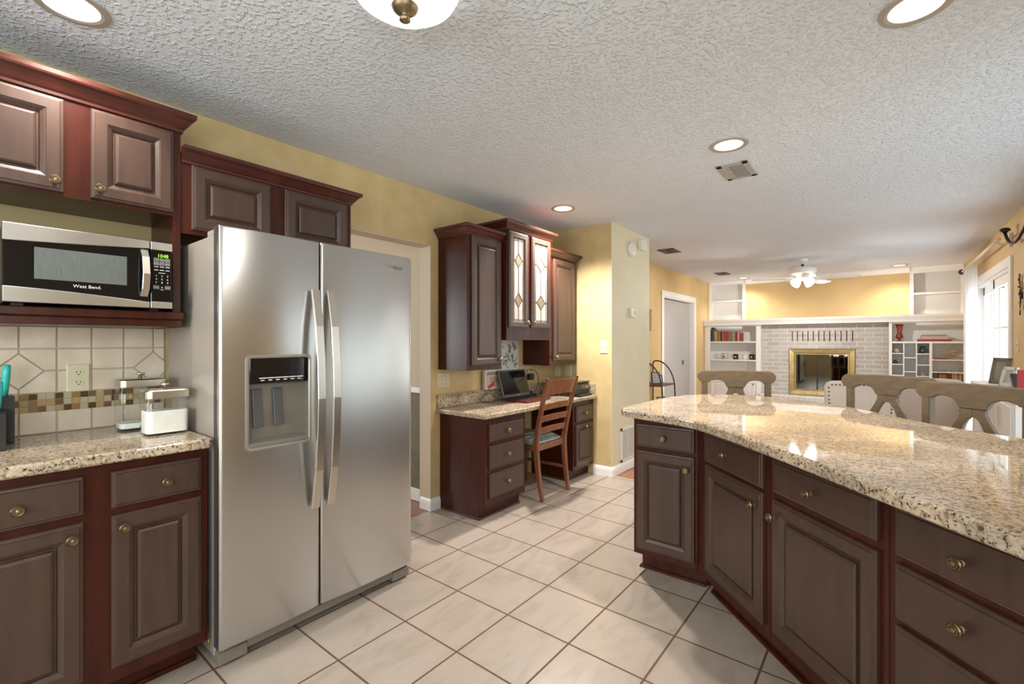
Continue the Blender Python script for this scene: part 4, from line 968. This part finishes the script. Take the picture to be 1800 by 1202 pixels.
part('finial', MB().lathe([(.042, -.104), (.044, -.110), (.039, -.114), (.037, -.121), (.024, -.131), (.010, -.135), (.009, -.142), (.016, -.146), (.017, -.153), (.010, -.158), (0, -.16)], (cx, cy, 2.44), 'z', 28), BRASS, t, 'bronze finial')
l = bpy.data.lights.new('bowl_lamp', 'SPOT'); l.energy = FLUSH_W; l.color = (1, .94, .86); l.shadow_soft_size = .12; l.spot_size = math.radians(150); l.spot_blend = .6; l.specular_factor = .15; o = bpy.data.objects.new('bowl_lamp', l); COL.objects.link(o); o.location = (cx, cy, 2.25)
DUCT = plain('vent_dark', (.03, .028, .026), .7)
def vent(lab, x0, x1, y0, y1, mat):
    t = thing('ceiling_vent', lab, 'vent', ((x0 + x1) / 2, (y0 + y1) / 2, 2.44), 0, 'ceiling air vents'); m = .035
    mb = MB()
    for a, b_, c, e in ((x0, x0 + m, y0, y1), (x1 - m, x1, y0, y1), (x0, x1, y0, y0 + m), (x0, x1, y1 - m, y1)): mb.box(a, b_, c, e, 2.432, 2.44, .002)
    part('frame', mb, mat, t); part('duct', MB().box(x0 + m, x1 - m, y0 + m, y1 - m, 2.4385, 2.4398), DUCT, t)
    mb = MB(); n = 8; w = (y1 - y0 - 2 * m) / n
    for k in range(n): mb.box(x0 + m + (x1 - x0 - 2 * m) * .3, x1 - m, y0 + m + k * w, y0 + m + k * w + w * .45, 2.434, 2.4385)
    for k in range(3): mb.box(x0 + m, x0 + m + (x1 - x0 - 2 * m) * .28, y0 + m + k * (y1 - y0 - 2 * m) / 3, y0 + m + (k + .9) * (y1 - y0 - 2 * m) / 3, 2.434, 2.437)
    part('louvres', mb, mat, t)
VG = plain('vent_grey', (.42, .40, .37), .5)
vent('grey metal ceiling vent beside the island recessed light', 1.842, 2.03, 3.20, 3.515, VG)
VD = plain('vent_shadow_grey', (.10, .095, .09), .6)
vent('small dark ceiling vent near the pier', .50, .70, 5.63, 5.93, VD)
vent('small dark ceiling vent furthest back, by the left bookcase', .50, .69, 8.1, 8.42, VD)

# ceiling fan
FX, FY = 1.83, 7.50
t = thing('ceiling_fan', 'white five-blade ceiling fan with lit glass shades in the family room', 'ceiling fan', (FX, FY, 2.44))
part('canopy', MB().lathe([(.07, 0), (.07, -.012), (.055, -.045), (.03, -.055), (.014, -.06), (.014, -.075)], (FX, FY, 2.44), 'z', 28), WHITE, t)
part('downrod', MB().lathe([(.012, -.05), (.012, -.075), (.018, -.085), (.018, -.10), (.012, -.105), (.012, -.13)], (FX, FY, 2.44), 'z', 16), IRON, t)
part('motor', MB().lathe([(.03, -.115), (.14, -.12), (.165, -.135), (.17, -.16), (.165, -.19), (.13, -.215), (.09, -.225), (.07, -.245), (.06, -.27), (.0, -.275)], (FX, FY, 2.44), 'z', 36), WHITE, t)
FANA = 68
for k in range(5):
    a = math.radians(FANA + 72 * k); R_ = Matrix.Rotation(a, 3, 'Z')
    prof = [(.20, -.055), (.30, -.066), (.50, -.072), (.60, -.068), (.645, -.045), (.655, 0), (.645, .045), (.60, .068), (.50, .072), (.30, .066), (.20, .055)]
    b_ = MB().prism(prof, -.003, .003, .001, 0, 1, lambda p, q, r_: tuple(Vector((FX, FY, 2.155)) + R_ @ Vector((p, q, r_ - q * .18))))
    bl = part('blade', b_, WHITE, t)
    part('blade_iron', MB().bar([tuple(Vector((FX, FY, 2.185)) + R_ @ Vector((.13, 0, .0))), tuple(Vector((FX, FY, 2.162)) + R_ @ Vector((.27, 0, 0)))], [.03, .07], [.008, .006], tuple(R_ @ Vector((0, 1, 0)))), WHITE, bl)
SHADE = emis('shade_glow', (1.0, .95, .85), 3.0)
part('light_kit', MB().lathe([(.05, -.27), (.055, -.285), (.03, -.30), (0, -.302)], (FX, FY, 2.44), 'z', 24), WHITE, t)
for k in range(4):
    a = math.radians(52 + 90 * k); ax = Vector((math.cos(a) * .8, math.sin(a) * .8, -.62)).normalized(); c = Vector((FX + .04 * math.cos(a), FY + .04 * math.sin(a), 2.165))
    part('shade', MB().lathe([(.018, 0), (.028, .015), (.045, .05), (.055, .085), (.062, .11), (.060, .11), (.043, .06), (0, .03)], c, ax, 20), SHADE, t, 'lit glass shade')
mb = MB()
for dx in (-.02, .02): mb.tube([(FX + dx, FY, 2.14), (FX + dx, FY, 2.03)], .0015, 6); mb.lathe([(.0, 0), (.006, .004), (.006, .014), (0, .018)], (FX + dx, FY, 2.012), 'z', 10)
part('pull_chain', mb, BRASSY, t)
for k in range(4):
    a = math.radians(52 + 90 * k); ax = Vector((math.cos(a) * .8, math.sin(a) * .8, -.60))
    l = bpy.data.lights.new('fan_lamp', 'SPOT'); l.energy = FAN_W; l.color = WARM; l.shadow_soft_size = .04; l.specular_factor = .02; l.spot_size = math.radians(135); l.spot_blend = .7
    o = bpy.data.objects.new('fan_lamp', l); COL.objects.link(o); o.location = (FX + .15 * math.cos(a), FY + .15 * math.sin(a), 2.06); o.rotation_euler = ax.to_track_quat('-Z', 'Y').to_euler()

# ------------------------------------------------------------------ far wall: fireplace, mantel, bookcases
t = thing('fireplace', 'whitewashed brick fireplace with a brass framed glass door', 'fireplace', (1.88, 9.3, 0))
mb = MB().box(1.005, 1.50, 9.30, 9.66, 0, 1.594); mb.box(2.30, 2.765, 9.30, 9.66, 0, 1.594); mb.box(1.50, 2.30, 9.30, 9.66, 1.12, 1.594); mb.box(1.5, 2.3, 9.30, 9.66, 0, .42)
part('brick_surround', mb, BRICKM, t)
mb = MB()
for k in range(12): x = 1.465 + k * .0765; mb.box(x, x + .014, 9.2985, 9.302, 1.305, 1.475)
part('vent_slots', mb, plain('slot_dark_red', (.05, .012, .008), .8), t)
part('hearth', MB().box(1.005, 2.765, 8.93, 9.298, 0, .385, .006), HEARTHM, t)
part('firebox', merge(MB().box(1.50, 2.30, 9.62, 9.65, .42, 1.12), MB().box(1.5, 1.51, 9.3, 9.62, .42, 1.12), MB().box(2.29, 2.30, 9.3, 9.62, .42, 1.12), MB().box(1.5, 2.3, 9.3, 9.62, 1.11, 1.12)), plain('soot_black', (.015, .013, .012), .9), t)
fr = frYm(9.30); x0, x1, z0, z1 = 1.425, 2.352, .388, 1.178
mb = MB(); ls = [[fr(x0 + d, z0 + d, w), fr(x1 - d, z0 + d, w), fr(x1 - d, z1 - d, w), fr(x0 + d, z1 - d, w)] for d, w in ((0, .002), (0, .035), (.01, .045), (.075, .040), (.085, .020), (.095, .020), (.105, .012))]; mb.loops(ls, False, False)
part('brass_frame', mb, BRASSY, t)
for a, b_ in ((x0 + .105, 1.83), (1.84, x1 - .105)):
    d = part('glass_door', MB().prism([(a, z0 + .1), (b_, z0 + .1), (b_, z1 - .1), (a, z1 - .1)], .010, .015, 0, 0, 1, fr), DARKGL, t)
part('door_stile', MB().box(1.825, 1.845, 9.282, 9.30, z0 + .1, z1 - .1), BLACK, t)
part('damper_knob', MB().lathe([(.006, 0), (.006, .012), (.014, .018), (.012, .026), (0, .028)], (1.83, 9.256, .43), (0, -1, 0), 14), BRASSY, t)
mb = sweep([(0.055, 9.10), (3.622, 9.10)], [(0, 1.595), (.012, 1.595), (.016, 1.62), (.03, 1.65), (.045, 1.67), (.05, 1.70), (0, 1.70)]); mb.box(.055, 3.622, 9.10, 9.40, 1.60, 1.70)
solo('mantel_shelf', mb, WHITE, 'long white mantel shelf running across both bookcases and the fireplace', 'mantel')
def bookcase(lab, boxes, loc, doors=()):
    t = thing('bookcase', lab, 'bookcase', loc)
    groups = {}
    for nm, bxs in boxes: part(nm, bxs, WHITE, t)
    for a, b_, c, e in doors: 
        d = part('door', MB().nested(frYm(9.15), a, b_, c, e, [(0, 0), (0, .016), (.003, .018), (.05, .018), (.058, .010), (.075, .010), (.09, .015)]), WHITE, t); part('knob', MB().lathe([(.006, 0), (.006, .01), (.013, .016), (0, .022)], (b_ - .03, 9.132, e - .06), (0, -1, 0), 12), BRASS, d)
    return t
# left lower
L0, L1 = .055, 1.002
mb = MB().box(L0, .15, 9.15, 9.17, 0, 1.594); mb.box(.932, L1, 9.15, 9.17, 0, 1.594); mb.box(L0, L0 + .02, 9.17, 9.5, 0, 1.594); mb.box(L1 - .02, L1, 9.17, 9.5, 0, 1.594); mb.box(.15, .932, 9.15, 9.17, 1.575, 1.594)
bk = MB().box(L0, L1, 9.48, 9.50, 0, 1.594); bk.box(.66, .73, 9.462, 9.48, 0, 1.594)
sh = [MB().box(L0 + .02, L1 - .02, 9.152, 9.48, z - .025, z, .002) for z in (1.302, .970, .66)]
bookcase('white built-in lower bookcase left of the fireplace, holding old books and mugs', [('side_panel', mb), ('back_panel', bk)] + [('shelf', s_) for s_ in sh] + [('base', MB().box(L0 + .02, L1 - .02, 9.17, 9.48, 0, .62))], (.53, 9.3, 0), ((.155, .53, .05, .60), (.545, .925, .05, .60)))
# left upper
mb = MB().box(L0, .115, 9.40, 9.42, 1.70, 2.4385); mb.box(.655, .7095, 9.40, 9.42, 1.70, 2.4385); mb.box(.115, .655, 9.40, 9.42, 2.375, 2.4385); mb.box(.69, .7095, 9.42, 9.65, 1.7, 2.4385); mb.box(L0, L0 + .02, 9.42, 9.65, 1.7, 2.4385)
bookcase('white upper bookcase left of the yellow chimney wall, empty', [('side_panel', mb), ('back_panel', MB().box(L0, .69, 9.635, 9.655, 1.7, 2.4385)), ('shelf', MB().box(L0 + .02, .69, 9.402, 9.635, 2.05, 2.075, .002))], (.38, 9.5, 1.7))
mb = MB().box(3.0205, 3.065, 9.40, 9.42, 1.70, 2.4385); mb.box(3.59, 3.622, 9.40, 9.42, 1.70, 2.4385); mb.box(3.065, 3.59, 9.40, 9.42, 2.345, 2.4385); mb.box(3.0205, 3.04, 9.42, 9.65, 1.7, 2.4385)
bookcase('white upper bookcase right of the yellow chimney wall, empty', [('side_panel', mb), ('back_panel', MB().box(3.02, 3.622, 9.635, 9.655, 1.7, 2.4385)), ('shelf', MB().box(3.04, 3.62, 9.402, 9.635, 2.02, 2.045, .002))], (3.32, 9.5, 1.7))
# right lower with cubbies
R0, R1 = 2.768, 3.622
mb = MB().box(R0, 2.805, 9.15, 9.17, 0, 1.594); mb.box(3.592, R1, 9.15, 9.17, 0, 1.594); mb.box(R0, R0 + .02, 9.17, 9.5, 0, 1.594); mb.box(2.805, 3.592, 9.15, 9.17, 1.575, 1.594)
dv = MB()
for x in (2.936, 3.082): dv.box(x, x + .014, 9.153, 9.48, .62, 1.275)
dv.box(3.232, 3.262, 9.152, 9.48, .62, 1.275)
sh = [MB().box(R0 + .02, R1 - .002, 9.152, 9.48, 1.272, 1.300, .002)]
for a, b_, zs in ((2.79, 2.936, (1.123, .958, .79)), (2.95, 3.082, (1.06, .85)), (3.096, 3.232, (1.12, .955, .785)), (3.262, 3.60, (1.035, .855, .66))):
    for z in zs: sh.append(MB().box(a, b_, 9.154, 9.48, z - .014, z, .001))
bookcase('white built-in bookcase right of the fireplace, with small cubbyholes', [('side_panel', mb), ('divider', dv), ('back_panel', MB().box(R0, R1, 9.48, 9.50, 0, 1.594))] + [('shelf', s_) for s_ in sh] + [('base', MB().box(R0 + .02, R1 - .003, 9.17, 9.48, 0, .62))], (3.2, 9.3, 0), ((2.81, 3.19, .05, .60), (3.205, 3.585, .05, .60)))
# books upper left
BK = [('dark green', (.03, .045, .035), 17, .262, 'tallest book'), ('slate blue', (.10, .13, .16), 15, .232, 'tall book'), ('golden tan', (.46, .27, .09), 26, .195, 'thick book'), ('brown ochre', (.22, .11, .03), 14, .190, 'book'),
      ('olive tan', (.25, .20, .11), 16, .188, 'book'), ('black', (.03, .02, .015), 16, .190, 'book'), ('orange', (.42, .13, .03), 15, .188, 'book'), ('brick red', (.28, .055, .035), 24, .182, 'thick book'),
      ('bright red', (.36, .035, .02), 17, .178, 'book'), ('mauve grey', (.20, .13, .13), 22, .172, 'book'), ('rust brown', (.30, .12, .05), 14, .168, 'narrow book'), ('sage green', (.20, .23, .16), 15, .172, 'book'),
      ('straw beige', (.40, .31, .19), 14, .170, 'narrow book'), ('dark red', (.20, .02, .015), 23, .176, 'thick book'), ('pale grey', (.38, .42, .40), 15, .168, 'book'), ('scarlet', (.38, .04, .03), 22, .160, 'book')]
tw = sum(b_[2] for b_ in BK); x = .158; k = .525 / tw
for i, (cn, c, w, h, d) in enumerate(BK):
    w_ = w * k; m1 = plain('book_' + cn.replace(' ', '_'), c, .55)
    place = 'at the left end of the top shelf row' if i == 0 else ('on the top shelf, right after the %s book' % BK[i - 1][0])
    o = solo('book', MB().box(x + .001, x + w_ - .001, 9.20, 9.36, 1.3025, 1.3025 + h, .003), m1, '%s %s %s' % (cn, d, place), 'book', 'old books on the left bookcase')
    x += w_
# mugs
def mug(x, col, lab, r=.042, h=.092, hs=1, name='mug', dec=None):
    t = thing(name, lab, 'mug', (x, 9.25, .9705), 0, 'mugs and glasses on the left bookcase')
    part('cup', MB().lathe([(r * .85, 0), (r, .006), (r, h), (r - .004, h), (r - .005, .01), (0, .008)], (x, 9.25, .9705), 'z', 22), col, t)
    if hs: part('handle', MB().tube([(x + hs * r * .95, 9.25, .9705 + h * .8), (x + hs * (r + .022), 9.25, .9705 + h * .78), (x + hs * (r + .028), 9.25, .9705 + h * .5), (x + hs * (r + .018), 9.25, .9705 + h * .25), (x + hs * r * .95, 9.25, .9705 + h * .2)], .005, 8), col, t)
    if dec: part('decal', MB().box(x - .014, x + .014, 9.25 - r - .0015, 9.25 - r + .006, .9705 + .03, .9705 + .062), dec, t)
mug(.23, GLASS, 'clear drinking glass at the left end of the mug shelf', .036, .10, 0, 'drinking_glass')
mug(.385, plain('photo_cup', (.55, .50, .47), .35), 'wide pale stein with a dark red emblem, second on the mug shelf', .062, .115, 1, 'stein', plain('emblem_red', (.16, .03, .03), .5))
mug(.575, plain('mug_black', (.02, .015, .014), .25), 'black mug with a pale decal, its handle to the left', .044, .098, -1, 'mug', plain('decal_pale', (.55, .42, .38), .5))
mug(.730, plain('mug_white', (.74, .72, .70), .3), 'plain white mug between the two black mugs', .040, .095, 1)
mug(.845, plain('mug_dark', (.018, .012, .012), .25), 'black mug with a gold decal, its handle to the right', .044, .098, 1, 'mug', plain('decal_gold', (.55, .30, .06), .5))
# right bookcase things
solo('vase', MB().lathe([(.046, 0), (.046, .006), (.018, .016), (.016, .03), (.04, .05), (.048, .075), (.036, .105), (.028, .13), (.034, .20), (.050, .262), (.044, .262), (.02, .14), (0, .1)], (2.895, 9.27, 1.3005), 'z', 26), noise_mat('amber_vase', (.18, .025, .008), (.34, .07, .02), 12, .15, 3), 'tall amber red vase on the top shelf of the right bookcase', 'vase')
for k, (x0, x1, h, c, lab) in enumerate(((3.105, 3.475, .030, (.30, .03, .035), 'large dark red book at the bottom of the flat stack'), (3.14, 3.445, .022, (.55, .42, .43), 'pale pink book second from the bottom of the flat stack'), (3.145, 3.43, .024, (.58, .42, .38), 'cream book third from the bottom of the flat stack'), (3.15, 3.425, .020, (.28, .25, .16), 'olive patterned book on top of the flat stack'))):
    z = 1.3005 + (0, .0305, .053, .0775)[k]; solo('book', merge(MB().box(x0, x1, 9.19, 9.40, z, z + h, .002)), plain('flat_book', c, .5), lab, 'book', 'books lying flat on the right bookcase')
solo('teapot', merge(MB().lathe([(.025, 0), (.04, .015), (.044, .035), (.03, .06), (.02, .07), (0, .075)], (2.86, 9.25, 1.1235), 'z', 18), MB().tube([(2.895, 9.25, 1.15), (2.915, 9.25, 1.165), (2.922, 9.25, 1.185)], .007, 8), MB().tube([(2.825, 9.25, 1.185), (2.80, 9.25, 1.18), (2.798, 9.25, 1.15), (2.82, 9.25, 1.14)], .005, 8)), noise_mat('floral_china', (.20, .16, .10), (.60, .52, .40), 40, .3, 2), 'small floral teapot in the top left cubbyhole', 'teapot')
solo('figurine', MB().lathe([(.018, 0), (.03, .012), (.028, .035), (.014, .045), (.01, .055), (0, .058)], (2.845, 9.24, .9585), 'z', 12), plain('brown_figurine', (.07, .035, .02), .5), 'dark brown round figurine in the second cubbyhole on the left', 'figurine')
solo('figurine', MB().lathe([(.010, 0), (.012, .008), (.0, .016)], (2.905, 9.22, .9585), 'z', 10), plain('grey_pebble', (.12, .10, .09), .5), 'tiny dark trinket beside the brown figurine', 'trinket')
t = thing('jar', 'small dark green ginger jar with a pink flower in the right cubbyhole', 'jar', (3.165, 9.24, 1.1205))
part('body', MB().lathe([(.022, 0), (.040, .018), (.046, .045), (.036, .07), (.022, .082), (.032, .088), (.034, .105), (.02, .112), (0, .114)], (3.165, 9.24, 1.1205), 'z', 22), plain('green_glaze', (.01, .05, .04), .15), t); part('flower', MB().lathe([(.013, 0), (.010, .003), (0, .004)], (3.155, 9.196, 1.163), (0, -1, 0), 10), plain('pink_flower', (.55, .10, .10), .5), t)
solo('trinket_box', merge(MB().box(3.135, 3.185, 9.21, 9.25, .7855, .825, .004), MB().lathe([(.026, 0), (.022, .012), (.010, .02), (0, .021)], (3.16, 9.23, .825), 'z', 14)), plain('grey_trinket', (.34, .28, .25), .5), 'small grey domed trinket box in the right cubbyhole', 'trinket box')
solo('seashell', MB().lathe([(.012, 0), (.024, .012), (.026, .03), (.014, .045), (0, .05)], (3.175, 9.24, .66), 'z', 12) if False else MB().lathe([(.02, 0), (.026, .015), (.022, .035), (0, .045)], (3.175, 9.24, .6205), 'z', 12), plain('peach_shell', (.60, .33, .19), .5), 'peach coloured shell in the lowest right cubbyhole', 'shell')
mb = MB()
cx, cy, cz = 3.455, 9.27, 1.135
for k in range(42):
    a, b_ = random.uniform(0, 2 * PI), random.uniform(-.9, 1); r = random.uniform(.10, .128); d = Vector((math.cos(a) * math.sqrt(1 - b_ * b_), math.sin(a) * math.sqrt(1 - b_ * b_) * .6, b_ * .85)); e = Vector((cx, cy, cz)) + d * r
    if e.z < 1.0375: e.z = 1.0375
    mb.bar([Vector((cx, cy, cz)) - d * .03, e], .009, .006, tuple(d.orthogonal()))
solo('starburst_ornament', mb, noise_mat('driftwood', (.46, .34, .20), (.58, .46, .30), 20, .7, 3), 'beige starburst stick ornament on the right bookcase', 'ornament', origin=(cx, cy, 1.035))
solo('wooden_box', MB().box(3.29, 3.425, 9.19, 9.225, 1.0355, 1.062, .003), plain('walnut_box', (.22, .08, .02), .45), 'flat brown wooden box in front of the starburst ornament', 'box')
for x, r, lab in ((3.345, .014, 'leftmost'), (3.395, .017, 'middle and largest'), (3.465, .014, 'rightmost')): solo('glass_ball', MB().lathe([(0, 0), (r * .7, r * .3), (r, r), (r * .7, r * 1.7), (0, 2 * r)], (x, 9.23, .8553), 'z', 14), plain('silvery_ball', (.45, .43, .42), .15, metal=.6), lab + ' of the three small silvery balls on the right bookcase', 'ornament', 'small silvery balls')
for x0, x1, h, c, lab in ((3.335, 3.42, .165, (.30, .13, .05), 'thick brown patterned book at the left of the bottom shelf'), (3.422, 3.475, .185, (.12, .035, .02), 'tall dark brown book on the bottom shelf of the right bookcase'), (3.477, 3.505, .18, (.55, .25, .08), 'orange book next to the tall dark brown book'), (3.507, 3.53, .18, (.50, .40, .08), 'mustard yellow book on the bottom shelf'), (3.532, 3.552, .18, (.22, .20, .24), 'violet grey narrow book on the bottom shelf'), (3.554, 3.58, .182, (.55, .32, .15), 'light orange book at the right end of the bottom shelf')):
    solo('book', MB().box(x0, x1, 9.20, 9.38, .6605, .6605 + h + .0, .002), plain('shelf_book', c, .5), lab, 'book', 'books on the bottom right shelf')

# ------------------------------------------------------------------ right wall things
t = thing('curtain_rod', 'white curtain rod with a dark finial at its far end above the patio door', 'curtain rod', (3.53, 7.0, 2.2))
part('rod', MB().tube([(3.53, 6.10, 2.235), (3.53, 8.60, 2.235)], .014, 14), WHITEP, t)
for y, s_ in ((8.60, 1),): part('finial', MB().lathe([(.012, 0), (.018, .01), (.012, .02), (.03, .04), (.038, .06), (.03, .085), (0, .1)], (3.53, y, 2.235), (0, s_, 0.0), 18), IRON, t, 'dark iron finial')
for y in (6.22, 8.35): part('bracket', merge(MB().box(3.605, 3.629, y - .02, y + .02, 2.17, 2.30, .003), MB().tube([(3.61, y, 2.21), (3.56, y, 2.20), (3.53, y, 2.217)], .007, 8)), WHITEP, t)
t = thing('curtain_hook', 'dark iron curtain hook with a round knob on the right wall', 'hook', (3.62, 5.54, 2.21))
pts = [(3.61, 5.42, 2.24), (3.56, 5.42, 2.20)]
arcp = [(3.56 + .055 * (i / 12), 6.06 - .52 * (i / 12), 2.28 - .13 * math.sin(PI * (i / 12) ** .8)) for i in range(13)]
part('arm', MB().tube(arcp, .012, 10), IRON, t); part('knob', MB().lathe([(.012, 0), (.02, .012), (.036, .022), (.038, .036), (.02, .048), (0, .052)], (3.56, 6.06, 2.275), 'z', 18), IRON, t)
part('base_plate', MB().box(3.612, 3.629, 5.52, 5.56, 2.21, 2.36, .003), IRON, t)
# sheer curtain
def sheer_mat():
    m = bpy.data.materials.new('sheer_voile'); m.use_nodes = True; t = m.node_tree; t.nodes.clear(); o = node(t, 'ShaderNodeOutputMaterial')
    df = node(t, 'ShaderNodeBsdfDiffuse'); df.inputs[0].default_value = (.85, .86, .87, 1); tl = node(t, 'ShaderNodeBsdfTranslucent'); tl.inputs[0].default_value = (.9, .92, .94, 1); tr = node(t, 'ShaderNodeBsdfTransparent')
    a = node(t, 'ShaderNodeMixShader'); a.inputs[0].default_value = .5; b2 = node(t, 'ShaderNodeMixShader'); b2.inputs[0].default_value = .28
    t.links.new(df.outputs[0], a.inputs[1]); t.links.new(tl.outputs[0], a.inputs[2]); t.links.new(a.outputs[0], b2.inputs[1]); t.links.new(tr.outputs[0], b2.inputs[2]); t.links.new(b2.outputs[0], o.inputs[0]); return m
SHEER = sheer_mat()
def curtain(y0, y1, lab, x=3.545):
    n = 90; ls = []
    for z in (.03, .7, 1.4, 2.0, 2.218):
        ls.append([(x + .022 * math.sin(i * .95) * (1.0 - .3 * z / 2.2) + .006 * math.sin(i * .37 + z), y0 + (y1 - y0) * i / n, z) for i in range(n + 1)])
    mb = MB(); mb.loops(ls, False, False, 0, True, closed=False); return solo('sheer_curtain', mb, SHEER, lab, 'curtain')
curtain(7.62, 8.56, 'white sheer curtain gathered at the far side of the patio door')
# wall ornament
t = thing('wall_ornament', 'metal wall ornament of small dark and gold discs on the right wall', 'ornament', (3.62, 5.84, 1.6))
mb = MB(); mb2 = MB()
for k in range(16):
    y, z = random.uniform(5.74, 5.88), random.uniform(1.56, 1.86); (mb if k % 2 else mb2).lathe([(.014 + .008 * random.random(), 0), (.012, .004), (0, .005)], (3.612, y, z), (-1, 0, 0), 12)
mb2.tube([(3.615, 5.82, 1.52), (3.615, 5.80, 1.70), (3.615, 5.84, 1.88)], .004, 6); mb2.tube([(3.615, 5.80, 1.6), (3.615, 5.75, 1.75)], .003, 6); mb2.box(3.612, 3.629, 5.80, 5.83, 1.66, 1.72)
part('gold_discs', mb, BRASSY, t); part('stem', mb2, IRON, t)
# sideboard along the right wall
SBX = 3.36
t = thing('sideboard', 'white sideboard against the right wall under the patio door edge', 'sideboard', (3.49, 5.2, 0))
part('top', MB().prism([(SBX - .02, 4.30), (3.605, 4.30), (3.605, 6.15), (SBX + .06, 6.15), (SBX - .02, 6.08)], .900, .930, .006, 0, 2), WHITE, t)
part('body', MB().box(SBX, 3.605, 4.32, 6.05, .0, .90), WHITE, t)
F = frXm(SBX)
for a, b_ in ((4.36, 5.05), (5.12, 5.42), (5.46, 5.98)):
    d = part('door', MB().nested(F, a, b_, .10, .87, [(0, 0), (0, .014), (.004, .018), (.05, .018), (.056, .010), (.075, .010)]), WHITE, t)
    part('hinge', merge(MB().box(SBX - .022, SBX - .0, b_ - .002, b_ + .014, .60, .69, .002), MB().box(SBX - .022, SBX, b_ - .002, b_ + .014, .18, .27, .002)), IRON, d, 'dark iron hinge')
mb = MB()
for k in range(7): mb.lathe([(.010, 0), (.007, .003), (0, .004)], (SBX - .0185, 4.74 + .012 * math.sin(k * 2.1), .83 - k * .022), (-1, 0, 0), 9)
part('flower_decal', mb, plain('olive_flowers', (.48, .46, .22), .6), t)
def frame(lab, x, y, w, h, rz, mats, lean=.22):
    t = thing('framed_photo', lab, 'picture frame', (x, y, .930), rz); R_ = Matrix.Rotation(-lean, 3, 'X')
    def tr(m): m.v = [tuple(R_ @ Vector(p) + Vector((0, 0, .004))) for p in m.v]; return m
    b_ = .026; mb = MB()
    for a, c, e, f in ((-w / 2, -w / 2 + b_, 0, h), (w / 2 - b_, w / 2, 0, h), (-w / 2, w / 2, 0, b_), (-w / 2, w / 2, h - b_, h)): mb.box(a, c, -.009, .009, e, f, .002)
    part('border', tr(mb), mats[0], t, local=True); part('photo', tr(MB().box(-w / 2 + b_, w / 2 - b_, -.002, .004, b_, h - b_)), mats[1], t, local=True)
    part('easel', MB().bar([(0, .012 + .2 * h, h * .45), (0, .012 + .42 * h, .004)], .03, .004, (1, 0, 0)), BLACK, t, local=True)
frame('taupe framed photograph leaning on the sideboard by the patio door', 3.46, 5.66, .135, .225, math.radians(-48), (plain('taupe_frame', (.20, .15, .11), .5), noise_mat('beach_photo', (.20, .17, .12), (.40, .40, .38), 6, .25, 2)))
frame('thin white frame beside the taupe frame on the sideboard', 3.47, 5.37, .13, .16, math.radians(-62), (WHITEP, noise_mat('pale_photo', (.45, .43, .42), (.62, .60, .60), 8, .3, 2)))
solo('book', MB().box(3.42, 3.56, 4.64, 4.67, .9305, 1.10, .003), plain('coral_red_cover', (.50, .05, .05), .5), 'coral red book standing at the right end of the sideboard view', 'book')
solo('phone_handset', MB().bar([(3.50, 5.17, .936), (3.50, 5.30, 1.035)], .045, .022, (1, 0, 0)), BLACK, 'black handset leaning between the white frame and the red book', 'phone')

# étagère beside the family room doorway
t = thing('curved_shelf_stand', 'small brown iron shelf stand with curved sides beside the family doorway', 'shelf stand', (.23, 6.4, 0))
BRN = plain('brown_iron', (.13, .075, .045), .45, metal=.3)
for y in (6.08, 6.56):
    c = [(.075, y, 0), (.075, y, .98)] ; arcp = [(.075 + .05 + .27 * math.sin(PI / 2 * i / 10), y, .62 + .40 * math.cos(PI / 2 * i / 10)) for i in range(11)] + [(.41, y, .3), (.42, y, 0)]
    part('side_frame', merge(MB().tube(c, .010, 8), MB().tube([(.075, y, .98), (.09, y, 1.01)] + arcp, .010, 8)), BRN, t)
for z, xe in ((.70, .385), (.36, .405)): part('shelf', MB().box(.06, xe, 6.07, 6.57, z - .012, z + .006, .003), BRN, t)
def small_frame(lab, x, y, z, w, h, rz):
    t = thing('framed_photo', lab, 'picture frame', (x, y, z), rz); R_ = Matrix.Rotation(-.2, 3, 'X')
    def tr(m): m.v = [tuple(R_ @ Vector(p) + Vector((0, 0, .003))) for p in m.v]; return m
    part('border', tr(MB().box(-w / 2, w / 2, -.006, .006, 0, h, .002)), plain('dark_frame', (.05, .035, .03), .5), t, local=True); part('photo', tr(MB().box(-w / 2 + .014, w / 2 - .014, -.008, -.005, .014, h - .014)), plain('grey_photo', (.42, .44, .46), .3), t, local=True)
small_frame('small dark photo frame at the right of the shelf stand', .20, 6.46, .7065, .13, .11, math.radians(50)); small_frame('larger pale photo frame at the left of the shelf stand', .26, 6.22, .7065, .13, .17, math.radians(50)); small_frame('small photo frame on the lower shelf of the stand', .27, 6.40, .3665, .13, .15, math.radians(50))
mb = MB()
for k in range(9): mb.box(.0505, .062, 6.50 + .02 * (k % 3), 6.515 + .02 * (k % 3), 1.46 + .035 * k, 1.485 + .035 * k, .002)
mb.box(.0505, .056, 6.49, 6.56, 1.45, 1.77)
solo('wall_plaque', mb, plain('gold_plaque', (.42, .30, .15), .5), 'narrow gold wall plaque left of the family doorway', 'wall decoration')
